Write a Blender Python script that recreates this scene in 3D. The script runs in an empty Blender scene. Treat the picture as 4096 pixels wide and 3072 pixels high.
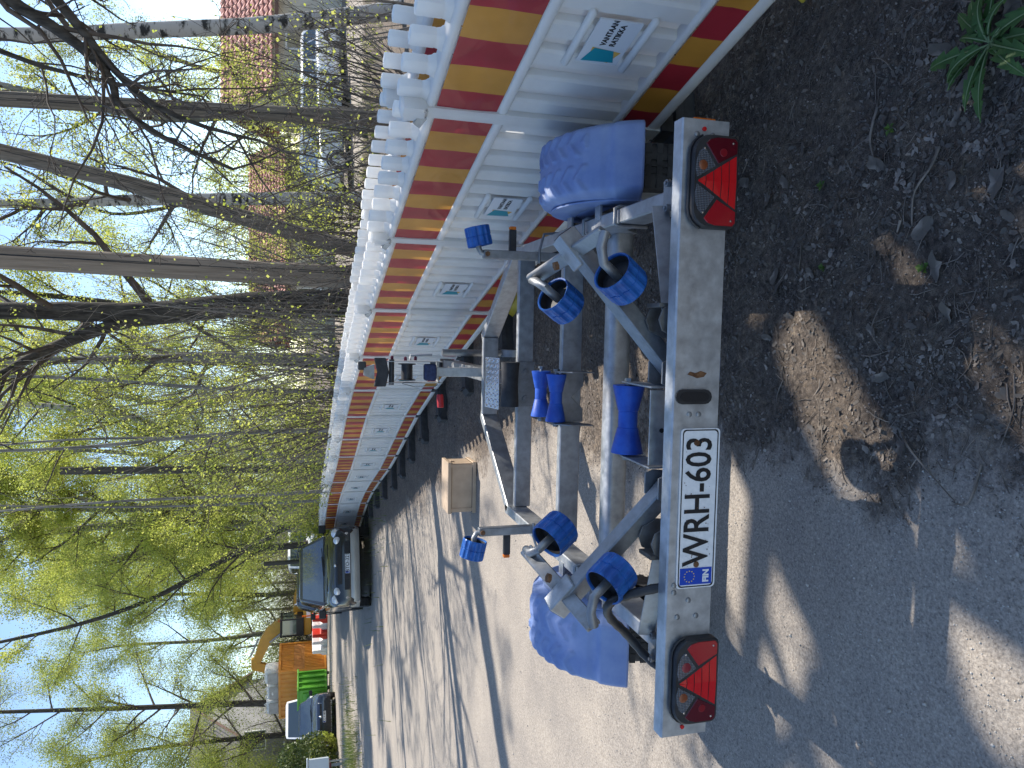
import bpy, math, random
import numpy as np
from mathutils import Vector, Matrix

# ------------------------------------------------------------------ camera, sky, sun, exposure
scene = bpy.context.scene
col = scene.collection
PITCH = math.radians(15.8)
cp, sp = math.cos(PITCH), math.sin(PITCH)
cam_d = bpy.data.cameras.new('camera')
cam_d.sensor_width = 36.0
cam_d.lens = 36.0 * 2950.0 / 4096.0
cam_d.clip_start = 0.05
cam_d.clip_end = 1000.0
cam = bpy.data.objects.new('camera', cam_d)
col.objects.link(cam)
cam.matrix_world = Matrix(((0, 1, 0, 0), (-sp, 0, -cp, 0), (-cp, 0, sp, 1.55), (0, 0, 0, 1)))
scene.camera = cam

SUN_EL, SUN_AZ = math.radians(50.0), math.radians(50.0)     # azimuth to the right of the view direction
sun_dir = Vector((math.sin(SUN_AZ) * math.cos(SUN_EL), math.cos(SUN_AZ) * math.cos(SUN_EL), math.sin(SUN_EL)))
world = bpy.data.worlds.new('World')
scene.world = world
world.use_nodes = True
wn = world.node_tree
sky = wn.nodes.new('ShaderNodeTexSky')
sky.sky_type = 'NISHITA'
sky.sun_disc = False
sky.sun_elevation = SUN_EL
sky.sun_rotation = SUN_AZ
sky.air_density = 1.0
sky.dust_density = 0.3
sky.ozone_density = 2.0
sky.altitude = 600.0
bg = wn.nodes['Background']
bg.inputs['Strength'].default_value = 0.135
wn.links.new(sky.outputs[0], bg.inputs['Color'])
sun_l = bpy.data.lights.new('sun', 'SUN')
sun_l.energy = 4.4
sun_l.angle = math.radians(0.55)
sun_l.color = (1.0, 0.94, 0.84)
sun = bpy.data.objects.new('sun', sun_l)
col.objects.link(sun)
sun.rotation_euler = sun_dir.to_track_quat('Z', 'Y').to_euler()
vs = scene.view_settings
vs.view_transform = 'Standard'
vs.look = 'None'
vs.gamma = 1.0
vs.exposure = 0.95
vs.use_curve_mapping = False
scene.cycles.max_bounces = 8
scene.cycles.transparent_max_bounces = 8
scene.cycles.use_denoising = True

rng = random.Random(7)
nrg = np.random.default_rng(11)

# ------------------------------------------------------------------ helpers
def V(*a):
    return Vector(a)

class B:
    """collects shapes for ONE mesh object"""
    def __init__(s):
        s.v, s.f, s.m = [], [], []
    def add(s, vs_, fs, mi=0):
        o = len(s.v)
        s.v += [tuple(v) for v in vs_]
        s.f += [tuple(i + o for i in f) for f in fs]
        s.m += [mi] * len(fs)
        return s
    def box(s, c, size, R=None, mi=0):
        hx, hy, hz = size[0] / 2, size[1] / 2, size[2] / 2
        c = Vector(c)
        pts = []
        for dz in (-hz, hz):
            for dx, dy in ((-hx, -hy), (hx, -hy), (hx, hy), (-hx, hy)):
                p = Vector((dx, dy, dz))
                pts.append(c + (R @ p if R else p))
        return s.add(pts, [(3, 2, 1, 0), (4, 5, 6, 7), (0, 1, 5, 4), (1, 2, 6, 5), (2, 3, 7, 6), (3, 0, 4, 7)], mi)
    def beam(s, p0, p1, w, h, up=(0, 0, 1), mi=0):
        p0, p1 = Vector(p0), Vector(p1)
        t = (p1 - p0).normalized()
        side = t.cross(Vector(up)).normalized()
        u = side.cross(t).normalized()
        pts = []
        for p in (p0, p1):
            for a, b in ((-1, -1), (1, -1), (1, 1), (-1, 1)):
                pts.append(p + side * (a * w / 2) + u * (b * h / 2))
        return s.add(pts, [(3, 2, 1, 0), (4, 5, 6, 7), (0, 1, 5, 4), (1, 2, 6, 5), (2, 3, 7, 6), (3, 0, 4, 7)], mi)
    def tube(s, pts, rad, n=10, mi=0, cap=True):
        pts = [Vector(p) for p in pts]
        k = len(pts)
        if not isinstance(rad, (list, tuple)):
            rad = [rad] * k
        vs_, fs = [], []
        prev = None
        for i, p in enumerate(pts):
            t = (pts[min(i + 1, k - 1)] - pts[max(i - 1, 0)]).normalized()
            if prev is None:
                a = Vector((0, 0, 1)) if abs(t.z) < .9 else Vector((1, 0, 0))
                e1 = t.cross(a).normalized()
            else:
                e1 = (prev - t * prev.dot(t)).normalized()
            prev = e1
            e2 = t.cross(e1)
            for j in range(n):
                q = 2 * math.pi * j / n
                vs_.append(p + (e1 * math.cos(q) + e2 * math.sin(q)) * rad[i])
        for i in range(k - 1):
            for j in range(n):
                a, b = i * n + j, i * n + (j + 1) % n
                fs.append((a, b, b + n, a + n))
        if cap:
            fs.append(tuple(range(n - 1, -1, -1)))
            fs.append(tuple(range((k - 1) * n, k * n)))
        return s.add(vs_, fs, mi)
    def lathe(s, prof, c, axis, n=24, mi=0, cap=True):
        """prof: (radius, along) pairs"""
        c, t = Vector(c), Vector(axis).normalized()
        a = Vector((0, 0, 1)) if abs(t.z) < .9 else Vector((1, 0, 0))
        e1 = t.cross(a).normalized()
        e2 = t.cross(e1)
        vs_, fs = [], []
        k = len(prof)
        for r, h in prof:
            for j in range(n):
                q = 2 * math.pi * j / n
                vs_.append(c + t * h + (e1 * math.cos(q) + e2 * math.sin(q)) * r)
        for i in range(k - 1):
            for j in range(n):
                a_, b_ = i * n + j, i * n + (j + 1) % n
                fs.append((a_, b_, b_ + n, a_ + n))
        if cap:
            if prof[0][0] > 1e-5:
                fs.append(tuple(range(n - 1, -1, -1)))
            if prof[-1][0] > 1e-5:
                fs.append(tuple(range((k - 1) * n, k * n)))
        return s.add(vs_, fs, mi)
    def prism(s, poly, o, ex, ey, d, mi=0):
        """2D polygon in the frame (o, ex, ey), extruded by the vector d"""
        o, ex, ey, d = Vector(o), Vector(ex), Vector(ey), Vector(d)
        n = len(poly)
        a = [o + ex * p[0] + ey * p[1] for p in poly]
        b = [p + d for p in a]
        fs = [tuple(range(n)), tuple(range(2 * n - 1, n - 1, -1))]
        for i in range(n):
            j = (i + 1) % n
            fs.append((i, i + n, j + n, j))
        return s.add(a + b, fs, mi)
    def loft(s, secs, cap=True, mi=0, closed=True):
        n = len(secs[0])
        vs_ = [p for sec in secs for p in sec]
        fs = []
        for i in range(len(secs) - 1):
            for j in range(n if closed else n - 1):
                k = (j + 1) % n
                fs.append((i * n + j, i * n + k, (i + 1) * n + k, (i + 1) * n + j))
        if cap:
            fs.append(tuple(range(n - 1, -1, -1)))
            o = (len(secs) - 1) * n
            fs.append(tuple(range(o, o + n)))
        return s.add(vs_, fs, mi)
    def mesh(s, name, mats, smooth=0.0, fix=True):
        me = bpy.data.meshes.new(name)
        me.from_pydata(s.v, [], s.f)
        if not isinstance(mats, (list, tuple)):
            mats = [mats]
        for m in mats:
            me.materials.append(m)
        if len(mats) > 1:
            me.polygons.foreach_set('material_index', s.m)
        if fix:
            import bmesh
            bm = bmesh.new()
            bm.from_mesh(me)
            bmesh.ops.recalc_face_normals(bm, faces=bm.faces)
            bm.to_mesh(me)
            bm.free()
        if smooth:
            me.polygons.foreach_set('use_smooth', [True] * len(me.polygons))
            me.set_sharp_from_angle(angle=math.radians(smooth))
        me.update()
        return me
    def obj(s, name, mats, parent=None, smooth=0.0, bevel=0.0, seg=1, loc=None, rot=None):
        o = bpy.data.objects.new(name, s.mesh(name, mats, smooth))
        col.objects.link(o)
        if parent:
            o.parent = parent
        if loc:
            o.location = loc
        if rot:
            o.rotation_euler = rot
        if bevel:
            m = o.modifiers.new('edge', 'BEVEL')
            m.width = bevel
            m.segments = seg
            m.limit_method = 'ANGLE'
            m.angle_limit = math.radians(40)
        return o

def tag(o, label, cat=None, group=None, kind=None):
    if label:
        o['label'] = label
    if cat:
        o['category'] = cat
    if group:
        o['group'] = group
    if kind:
        o['kind'] = kind
    return o

def thing(name, label, cat, loc=(0, 0, 0), rz=0.0, group=None):
    o = bpy.data.objects.new(name, None)
    o.empty_display_size = 0.1
    col.objects.link(o)
    o.location = loc
    o.rotation_euler = (0, 0, rz)
    return tag(o, label, cat, group)

def copy_tree(o, parent=None):
    c = o.copy()
    col.objects.link(c)
    c.parent = parent
    for ch in list(o.children):
        copy_tree(ch, c)
    return c

def lettering(body, size, parent, loc, rot, mat, name='lettering', ext=0.0006, sx=1.0, bold=0.0, align='CENTER'):
    cu = bpy.data.curves.new(name, 'FONT')
    cu.body = body
    cu.size = size
    cu.align_x = align
    cu.align_y = 'CENTER'
    cu.extrude = ext
    cu.offset = bold
    cu.resolution_u = 3
    cu.materials.append(mat)
    tmp = bpy.data.objects.new(name, cu)
    col.objects.link(tmp)
    bpy.context.view_layer.update()
    me = bpy.data.meshes.new_from_object(tmp.evaluated_get(bpy.context.evaluated_depsgraph_get()))
    bpy.data.objects.remove(tmp)
    bpy.data.curves.remove(cu)
    o = bpy.data.objects.new(name, me)
    col.objects.link(o)
    o.parent = parent
    o.location = loc
    o.rotation_euler = rot
    o.scale = (sx, 1, 1)
    return o

# ------------------------------------------------------------------ materials
MATS = {}
def mat(name, c1, c2=None, rough=0.5, metal=0.0, scale=8.0, detail=4.0, bump=0.0, bscale=None, stretch=(1, 1, 1), trans=0.0, coat=0.0,
        pos=(0.35, 0.65), c3=None, rough2=None, spec=0.5, gen=False, emit=None, transmission=0.0, tcol=None, ior=1.45):
    if name in MATS:
        return MATS[name]
    m = bpy.data.materials.new(name)
    MATS[name] = m
    m.use_nodes = True
    nt = m.node_tree
    N, Lk = nt.nodes, nt.links
    p = N['Principled BSDF']
    p.inputs['Roughness'].default_value = rough
    p.inputs['Metallic'].default_value = metal
    p.inputs['Specular IOR Level'].default_value = spec
    p.inputs['IOR'].default_value = ior
    p.inputs['Coat Weight'].default_value = coat
    p.inputs['Transmission Weight'].default_value = transmission
    p.inputs['Base Color'].default_value = (*c1, 1)
    tc = N.new('ShaderNodeTexCoord')
    mp = N.new('ShaderNodeMapping')
    mp.inputs['Scale'].default_value = stretch
    Lk.new(tc.outputs['Generated' if gen else 'Object'], mp.inputs[0])
    colsock = None
    if c2:
        nz = N.new('ShaderNodeTexNoise')
        nz.inputs['Scale'].default_value = scale
        nz.inputs['Detail'].default_value = detail
        nz.inputs['Roughness'].default_value = 0.6
        Lk.new(mp.outputs[0], nz.inputs['Vector'])
        cr = N.new('ShaderNodeValToRGB')
        cr.color_ramp.elements[0].position = pos[0]
        cr.color_ramp.elements[1].position = pos[1]
        cr.color_ramp.elements[0].color = (*c1, 1)
        cr.color_ramp.elements[1].color = (*c2, 1)
        if c3:
            e = cr.color_ramp.elements.new((pos[0] + pos[1]) / 2)
            e.color = (*c3, 1)
        Lk.new(nz.outputs['Fac'], cr.inputs[0])
        colsock = cr.outputs[0]
        Lk.new(colsock, p.inputs['Base Color'])
        if rough2 is not None:
            mr = N.new('ShaderNodeMapRange')
            mr.inputs['From Min'].default_value = pos[0]
            mr.inputs['From Max'].default_value = pos[1]
            mr.inputs['To Min'].default_value = rough
            mr.inputs['To Max'].default_value = rough2
            Lk.new(nz.outputs['Fac'], mr.inputs['Value'])
            Lk.new(mr.outputs[0], p.inputs['Roughness'])
    if bump:
        nb = N.new('ShaderNodeTexNoise')
        nb.inputs['Scale'].default_value = bscale or scale * 4
        nb.inputs['Detail'].default_value = 6
        Lk.new(mp.outputs[0], nb.inputs['Vector'])
        bp = N.new('ShaderNodeBump')
        bp.inputs['Strength'].default_value = bump
        bp.inputs['Distance'].default_value = 0.01
        Lk.new(nb.outputs['Fac'], bp.inputs['Height'])
        Lk.new(bp.outputs[0], p.inputs['Normal'])
    if trans:
        tr = N.new('ShaderNodeBsdfTranslucent')
        if tcol:
            tr.inputs['Color'].default_value = (*tcol, 1)
        elif colsock:
            Lk.new(colsock, tr.inputs['Color'])
        else:
            tr.inputs['Color'].default_value = (*c1, 1)
        mx = N.new('ShaderNodeMixShader')
        mx.inputs[0].default_value = trans
        Lk.new(p.outputs[0], mx.inputs[1])
        Lk.new(tr.outputs[0], mx.inputs[2])
        Lk.new(mx.outputs[0], N['Material Output'].inputs['Surface'])
    return m

def M_galv(name='galvanized_steel', dirt=0.5, tone=1.0):
    if name in MATS:
        return MATS[name]
    m = mat(name, (0.36 * tone, 0.38 * tone, 0.40 * tone), (0.56 * tone, 0.58 * tone, 0.60 * tone), rough=0.38, rough2=0.55, metal=0.75, scale=26, detail=5, bump=0.04, bscale=60, pos=(0.3, 0.7))
    nt = m.node_tree
    N, Lk = nt.nodes, nt.links
    p = N['Principled BSDF']
    src = p.inputs['Base Color'].links[0].from_socket
    tc = N.new('ShaderNodeTexCoord')
    nz = N.new('ShaderNodeTexNoise')
    nz.inputs['Scale'].default_value = 5.0
    nz.inputs['Detail'].default_value = 8
    nz.inputs['Roughness'].default_value = 0.7
    Lk.new(tc.outputs['Object'], nz.inputs['Vector'])
    cr = N.new('ShaderNodeValToRGB')
    cr.color_ramp.elements[0].position = 0.5
    cr.color_ramp.elements[1].position = 0.78
    cr.color_ramp.elements[0].color = (0, 0, 0, 1)
    cr.color_ramp.elements[1].color = (dirt, dirt, dirt, 1)
    Lk.new(nz.outputs['Fac'], cr.inputs[0])
    mx = N.new('ShaderNodeMix')
    mx.data_type = 'RGBA'
    Lk.new(cr.outputs[0], mx.inputs['Factor'])
    Lk.new(src, mx.inputs[6])
    mx.inputs[7].default_value = (0.16, 0.13, 0.10, 1)
    Lk.new(mx.outputs[2], p.inputs['Base Color'])
    mm = N.new('ShaderNodeMath')
    mm.operation = 'MULTIPLY_ADD'
    Lk.new(cr.outputs[0], mm.inputs[0])
    mm.inputs[1].default_value = -0.7
    mm.inputs[2].default_value = 0.75
    Lk.new(mm.outputs[0], p.inputs['Metallic'])
    return m

GALV = M_galv('galvanized_steel', 0.6, 0.80)  # lower tone: shade on the trailer frame put into the steel colour
GALV_B = M_galv('board_steel', 0.45, 1.0)
GALV2 = M_galv('dull_galvanized_steel', 0.85, 0.58)
RUST = mat('rusty_steel', (0.10, 0.045, 0.02), (0.22, 0.11, 0.05), rough=0.8, metal=0.2, scale=40, bump=0.3)
BLUE = mat('blue_roller_plastic', (0.010, 0.055, 0.33), (0.022, 0.10, 0.46), rough=0.38, rough2=0.55, scale=18, detail=6, bump=0.05)
BLUE_RIB = mat('blue_ribbed_plastic', (0.008, 0.06, 0.25), (0.02, 0.12, 0.40), rough=0.42, scale=30, detail=6, bump=0.08)
GUARD = mat('faded_blue_plastic', (0.125, 0.19, 0.41), (0.31, 0.39, 0.57), rough=0.46, rough2=0.6, scale=4.5, detail=8, bump=0.03, pos=(0.3, 0.75))
RUBBER = mat('black_rubber', (0.018, 0.018, 0.02), (0.04, 0.04, 0.042), rough=0.75, scale=20, bump=0.1)
BLACKP = mat('black_plastic', (0.012, 0.012, 0.014), (0.03, 0.03, 0.032), rough=0.5, scale=20)
REDLENS = mat('red_lens', (0.75, 0.014, 0.018), rough=0.12, coat=0.6, trans=0.25, tcol=(0.8, 0.02, 0.02))
REDDARK = mat('deep_red_lens', (0.09, 0.003, 0.008), rough=0.12, coat=0.6)
SMOKE = mat('clear_lens', (0.10, 0.105, 0.12), rough=0.12, coat=0.8, metal=0.2)
def lens_grid(m):
    nt = m.node_tree
    N, Lk = nt.nodes, nt.links
    tc = N.new('ShaderNodeTexCoord')
    hs = []
    for ax in ('X', 'Z'):
        w = N.new('ShaderNodeTexWave')
        w.bands_direction = ax
        w.inputs['Scale'].default_value = 70
        Lk.new(tc.outputs['Object'], w.inputs['Vector'])
        hs.append(w.outputs['Fac'])
    ad = N.new('ShaderNodeMath')
    ad.operation = 'ADD'
    Lk.new(hs[0], ad.inputs[0])
    Lk.new(hs[1], ad.inputs[1])
    bp = N.new('ShaderNodeBump')
    bp.inputs['Strength'].default_value = .8
    bp.inputs['Distance'].default_value = .004
    Lk.new(ad.outputs[0], bp.inputs['Height'])
    Lk.new(bp.outputs[0], N['Principled BSDF'].inputs['Normal'])
    cr = N.new('ShaderNodeValToRGB')
    cr.color_ramp.elements[0].color = (.05, .052, .06, 1)
    cr.color_ramp.elements[1].color = (.24, .245, .26, 1)
    mh = N.new('ShaderNodeMath')
    mh.operation = 'MULTIPLY'
    mh.inputs[1].default_value = .5
    Lk.new(ad.outputs[0], mh.inputs[0])
    Lk.new(mh.outputs[0], cr.inputs[0])
    Lk.new(cr.outputs[0], N['Principled BSDF'].inputs['Base Color'])
lens_grid(SMOKE)
ORANGE = mat('orange_lens', (0.75, 0.20, 0.02), rough=0.2, coat=0.5, trans=0.3)
ORANGEDK = mat('amber_bulb_seen_through_lens', (0.20, 0.055, 0.02), rough=0.3)
PLATE = mat('plate_white', (0.70, 0.71, 0.72), (0.80, 0.80, 0.80), rough=0.35, scale=60, detail=6)
INK = mat('black_ink', (0.01, 0.01, 0.012), rough=0.5)
PLBLUE = mat('plate_blue', (0.01, 0.06, 0.42), rough=0.35)
STAR = mat('star_yellow', (0.8, 0.55, 0.08), rough=0.4)
WHITEP = mat('white_barrier_plastic', (0.82, 0.81, 0.79), (0.91, 0.90, 0.88), rough=0.4, scale=7, detail=8, trans=0.42, bump=0.03, pos=(0.25, 0.7))
CHROME = mat('bright_metal', (0.7, 0.7, 0.72), rough=0.22, metal=1.0)
# ------------------------------------------------------------------ ground
def vnoise(x, y, seed, cell):
    r = np.random.default_rng(seed)
    T = r.random((256, 256))
    xs, ys = x / cell, y / cell
    xi, yi = np.floor(xs).astype(int), np.floor(ys).astype(int)
    fx, fy = xs - xi, ys - yi
    fx, fy = fx * fx * (3 - 2 * fx), fy * fy * (3 - 2 * fy)
    g = lambda a, b: T[a % 256, b % 256]
    return (g(xi, yi) * (1 - fx) + g(xi + 1, yi) * fx) * (1 - fy) + (g(xi, yi + 1) * (1 - fx) + g(xi + 1, yi + 1) * fx) * fy

def soil_edge(y):
    """x of the line between trodden gravel (left) and dark soil (right)"""
    return -0.30 - 0.265 * np.maximum(0, y - 5.2) - 0.05 * np.maximum(0, 1.9 - y)

def soil_mask(x, y):
    n = (vnoise(x, y, 3, 0.35) - .5) * 0.34 + (vnoise(x, y, 4, 0.09) - .5) * 0.16
    w = 0.24 + 0.02 * np.maximum(0, y - 3)
    m = np.clip((x - soil_edge(y) + n) / w * .5 + .5, 0, 1)
    lot = np.clip((y - 19.5) / 1.5, 0, 1) * np.clip((x - 1.0) / 2, 0, 1)      # paved yard behind the trees
    far = np.clip((y - 47) / 2, 0, 1)
    return np.maximum(m * (1 - lot), far)

def ground_z(x, y):
    x, y = np.asarray(x, float), np.asarray(y, float)
    base = 0.27 * np.clip((y - 20) / 11, 0, 1)
    m = soil_mask(x, y)
    rel = (vnoise(x, y, 21, 0.6) - .5) * 0.03 * np.clip((y - .5) / 2, .4, 1)
    soil = (vnoise(x, y, 22, 0.16) - .5) * 0.022 + (vnoise(x + y * .4, y - x * .3, 23, 0.071) - .5) * 0.016 + (vnoise(x * .8 - y * .6, x * .6 + y * .8, 25, 0.043) - .5) * 0.006
    grav = (vnoise(x, y, 24, 0.10) - .5) * 0.004
    return base + rel * .5 + m * soil + (1 - m) * grav

def axis(lo, f0, f1, hi, step, grow):
    a = list(np.arange(f0, f1, step))
    d, p = step, f1
    while p < hi:
        a.append(p)
        d *= grow
        p += d
    a.append(hi)
    d, p = step, f0
    while True:
        d *= grow
        p -= d
        if p < lo:
            break
        a.insert(0, p)
    a.insert(0, lo)
    return np.array(a)

gx = axis(-220, -1.5, 1.5, 220, 0.016, 1.09)
gy = axis(-30, 1.05, 3.2, 400, 0.016, 1.055)
GX, GY = np.meshgrid(gx, gy)
xf, yf = GX.ravel(), GY.ravel()
zf = ground_z(xf, yf)
nx_, ny_ = len(gx), len(gy)
ii = np.arange((nx_ - 1) * (ny_ - 1))
r_, c_ = ii // (nx_ - 1), ii % (nx_ - 1)
q0 = r_ * nx_ + c_
quads = np.stack([q0, q0 + 1, q0 + 1 + nx_, q0 + nx_], 1)

def np_mesh(name, verts, faces, mats, smooth=False):
    me = bpy.data.meshes.new(name)
    n, k = faces.shape
    me.vertices.add(len(verts))
    me.vertices.foreach_set('co', np.ascontiguousarray(verts, dtype=np.float32).ravel())
    me.loops.add(n * k)
    me.loops.foreach_set('vertex_index', np.ascontiguousarray(faces, dtype=np.int32).ravel())
    me.polygons.add(n)
    me.polygons.foreach_set('loop_start', np.arange(0, n * k, k, dtype=np.int32))
    me.polygons.foreach_set('loop_total', np.full(n, k, dtype=np.int32))
    if smooth:
        me.polygons.foreach_set('use_smooth', np.ones(n, dtype=bool))
    for m in (mats if isinstance(mats, (list, tuple)) else [mats]):
        me.materials.append(m)
    me.update(calc_edges=True)
    return me

def ground_material():
    m = bpy.data.materials.new('gravel_and_soil')
    m.use_nodes = True
    nt = m.node_tree
    N, Lk = nt.nodes, nt.links
    p = N['Principled BSDF']
    p.inputs['Roughness'].default_value = 0.95
    p.inputs['Specular IOR Level'].default_value = 0.25
    tc = N.new('ShaderNodeTexCoord')
    def noise(s, d=4, r=0.6, w=None):
        n = N.new('ShaderNodeTexNoise')
        n.inputs['Scale'].default_value = s
        n.inputs['Detail'].default_value = d
        n.inputs['Roughness'].default_value = r
        Lk.new(w or tc.outputs['Object'], n.inputs['Vector'])
        return n.outputs['Fac']
    def ramp(f, stops):
        c = N.new('ShaderNodeValToRGB')
        e = c.color_ramp.elements
        e[0].position, e[0].color = stops[0][0], (*stops[0][1], 1)
        e[1].position, e[1].color = stops[-1][0], (*stops[-1][1], 1)
        for q, k in stops[1:-1]:
            x = e.new(q)
            x.color = (*k, 1)
        Lk.new(f, c.inputs[0])
        return c.outputs[0]
    def mix(f, a, b, mode='MIX'):
        x = N.new('ShaderNodeMix')
        x.data_type = 'RGBA'
        x.blend_type = mode
        if isinstance(f, float):
            x.inputs['Factor'].default_value = f
        else:
            Lk.new(f, x.inputs['Factor'])
        Lk.new(a, x.inputs[6])
        Lk.new(b, x.inputs[7])
        return x.outputs[2]
    def voro(s, feat='F1', out='Color'):
        v = N.new('ShaderNodeTexVoronoi')
        v.inputs['Scale'].default_value = s
        v.feature = feat
        Lk.new(tc.outputs['Object'], v.inputs['Vector'])
        return v.outputs[out]
    # gravel: fine packed stone dust with grains, darker grit, soft tone patches
    g1 = ramp(noise(90, 8, 0.75), [(0.28, (0.155, 0.145, 0.135)), (0.5, (0.315, 0.295, 0.27)), (0.72, (0.45, 0.425, 0.39))])
    g2 = ramp(noise(2.2, 5), [(0.3, (0.83, 0.79, 0.76)), (0.7, (1.10, 1.03, 0.95))])
    grain = ramp(voro(210), [(0.0, (0.62, 0.6, 0.58)), (0.5, (1, 1, 1)), (1.0, (1.22, 1.2, 1.16))])
    g = mix(1.0, g1, g2, 'MULTIPLY')
    g = mix(0.8, g, grain, 'MULTIPLY')
    spots = ramp(noise(75, 3, 0.5), [(0.64, (1, 1, 1)), (0.74, (0.35, 0.34, 0.33))])
    g = mix(0.75, g, spots, 'MULTIPLY')
    # soil: dark humus, crumbs, rotted leaf fragments
    s1 = ramp(noise(48, 8, 0.75), [(0.30, (0.072, 0.060, 0.051)), (0.5, (0.175, 0.147, 0.125)), (0.68, (0.30, 0.26, 0.22))])
    s2 = ramp(noise(5, 6), [(0.3, (0.75, 0.75, 0.78)), (0.7, (1.25, 1.18, 1.08))])
    frag = ramp(voro(70), [(0.0, (0.55, 0.53, 0.52)), (0.6, (1, 1, 1)), (0.93, (1.3, 1.25, 1.15)), (1.0, (2.3, 2.1, 1.8))])
    s = mix(1.0, s1, s2, 'MULTIPLY')
    s = mix(0.85, s, frag, 'MULTIPLY')
    at = N.new('ShaderNodeAttribute')
    at.attribute_name = 'soil'
    add = N.new('ShaderNodeMath')
    add.operation = 'ADD'
    nn = N.new('ShaderNodeMath')
    nn.operation = 'MULTIPLY_ADD'
    Lk.new(noise(22, 6, 0.7), nn.inputs[0])
    nn.inputs[1].default_value = 0.9
    nn.inputs[2].default_value = -0.45
    Lk.new(at.outputs['Fac'], add.inputs[0])
    Lk.new(nn.outputs[0], add.inputs[1])
    cl = ramp(add.outputs[0], [(0.30, (0, 0, 0)), (0.70, (1, 1, 1))])
    Lk.new(mix(cl, g, s), p.inputs['Base Color'])
    b1 = N.new('ShaderNodeBump')
    b1.inputs['Strength'].default_value = 0.8
    b1.inputs['Distance'].default_value = 0.006
    Lk.new(noise(130, 8, 0.7), b1.inputs['Height'])
    b2 = N.new('ShaderNodeBump')
    b2.inputs['Distance'].default_value = 0.035
    Lk.new(cl, b2.inputs['Strength'])
    Lk.new(noise(46, 9, 0.72), b2.inputs['Height'])
    Lk.new(b1.outputs[0], b2.inputs['Normal'])
    Lk.new(b2.outputs[0], p.inputs['Normal'])
    return m

gme = np_mesh('ground', np.stack([xf, yf, zf], 1), quads, ground_material(), True)
a_ = gme.attributes.new('soil', 'FLOAT', 'POINT')
a_.data.foreach_set('value', soil_mask(xf, yf).astype(np.float32))
ground = bpy.data.objects.new('ground', gme)
col.objects.link(ground)
tag(ground, 'pale trodden gravel merging into dark leafy soil under the fence', None, None, 'structure')

def gz(x, y):
    return float(ground_z(np.array([x]), np.array([y]))[0])

# ------------------------------------------------------------------ boat trailer (local x right, y towards the tow bar)
TY = math.radians(-4.2)
tr = thing('boat_trailer', 'galvanized boat trailer with blue rollers and blue mudguards beside the fence', 'trailer', (-0.142, 1.79, 0), TY)
ZT = 0.50

# rear light board: folded steel channel
b = B()
W = 0.84
pf = [(0, .460), (0, .594), (.004, .598), (.045, .598), (.045, .594), (.004, .594), (.004, .464), (.030, .464), (.030, .460)]
b.loft([[V(x, p[0], p[1]) for p in pf] for x in (-W, W)])
board = b.obj('light_board', GALV_B, tr, 0)
for x, z in ((-.50, .562), (-.455, .530), (-.50, .505), (.80, .555), (.80, .51), (-.80, .50), (.06, .548), (.06, .520), (-.43, .575), (-.41, .575)):
    B().lathe([(.0075, 0), (.0075, -.003), (.004, -.005), (0, -.005)], (x, 0, z), (0, 1, 0), 10).obj('rivet', GALV2, board, 40)
for x in (-.815, .815):
    B().lathe([(.006, 0), (.006, -.004), (0, -.005)], (x, 0, .535), (0, 1, 0), 10).obj('reflector_dot', REDLENS, board, 40)
b = B()
pts = [(.118 + .0 + .016 * math.cos(q), .535 + .038 * s_ + .016 * math.sin(q)) for s_, qs in ((1, range(0, 181, 30)), (-1, range(180, 361, 30))) for q in map(math.radians, qs)]
b.prism([(p[1], p[0]) for p in pts], (0, -.001, 0), (0, 0, 1), (1, 0, 0), (0, -.006, 0))
# the slot: a black grommet standing upright in the board
slot = B()
sl = []
for s_, qs in ((1, range(0, 181, 30)), (-1, range(180, 361, 30))):
    for q in map(math.radians, qs):
        sl.append((.020 * math.cos(q), .034 * s_ + .020 * math.sin(q)))
slot.prism(sl, (.108, -.001, .538), (1, 0, 0), (0, 0, 1), (0, -.005, 0))
g_ = slot.obj('cable_grommet', BLACKP, board, 0)
si = B()
si.prism([(p[0] * .62, p[1] * .80) for p in sl], (.108, -.0065, .536), (1, 0, 0), (0, 0, 1), (0, -.001, 0))
si.obj('grommet_opening', INK, g_)
rs = B()
rs.prism([(-.006, -.022), (.004, -.03), (.010, -.012), (.004, .004), (.008, .02), (0, .028), (-.005, .012), (-.010, -.002)], (.168, -.0006, .530), (1, 0, 0), (0, 0, 1), (0, -.0008, 0))
rs.obj('rust_stain', RUST, board)

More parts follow.
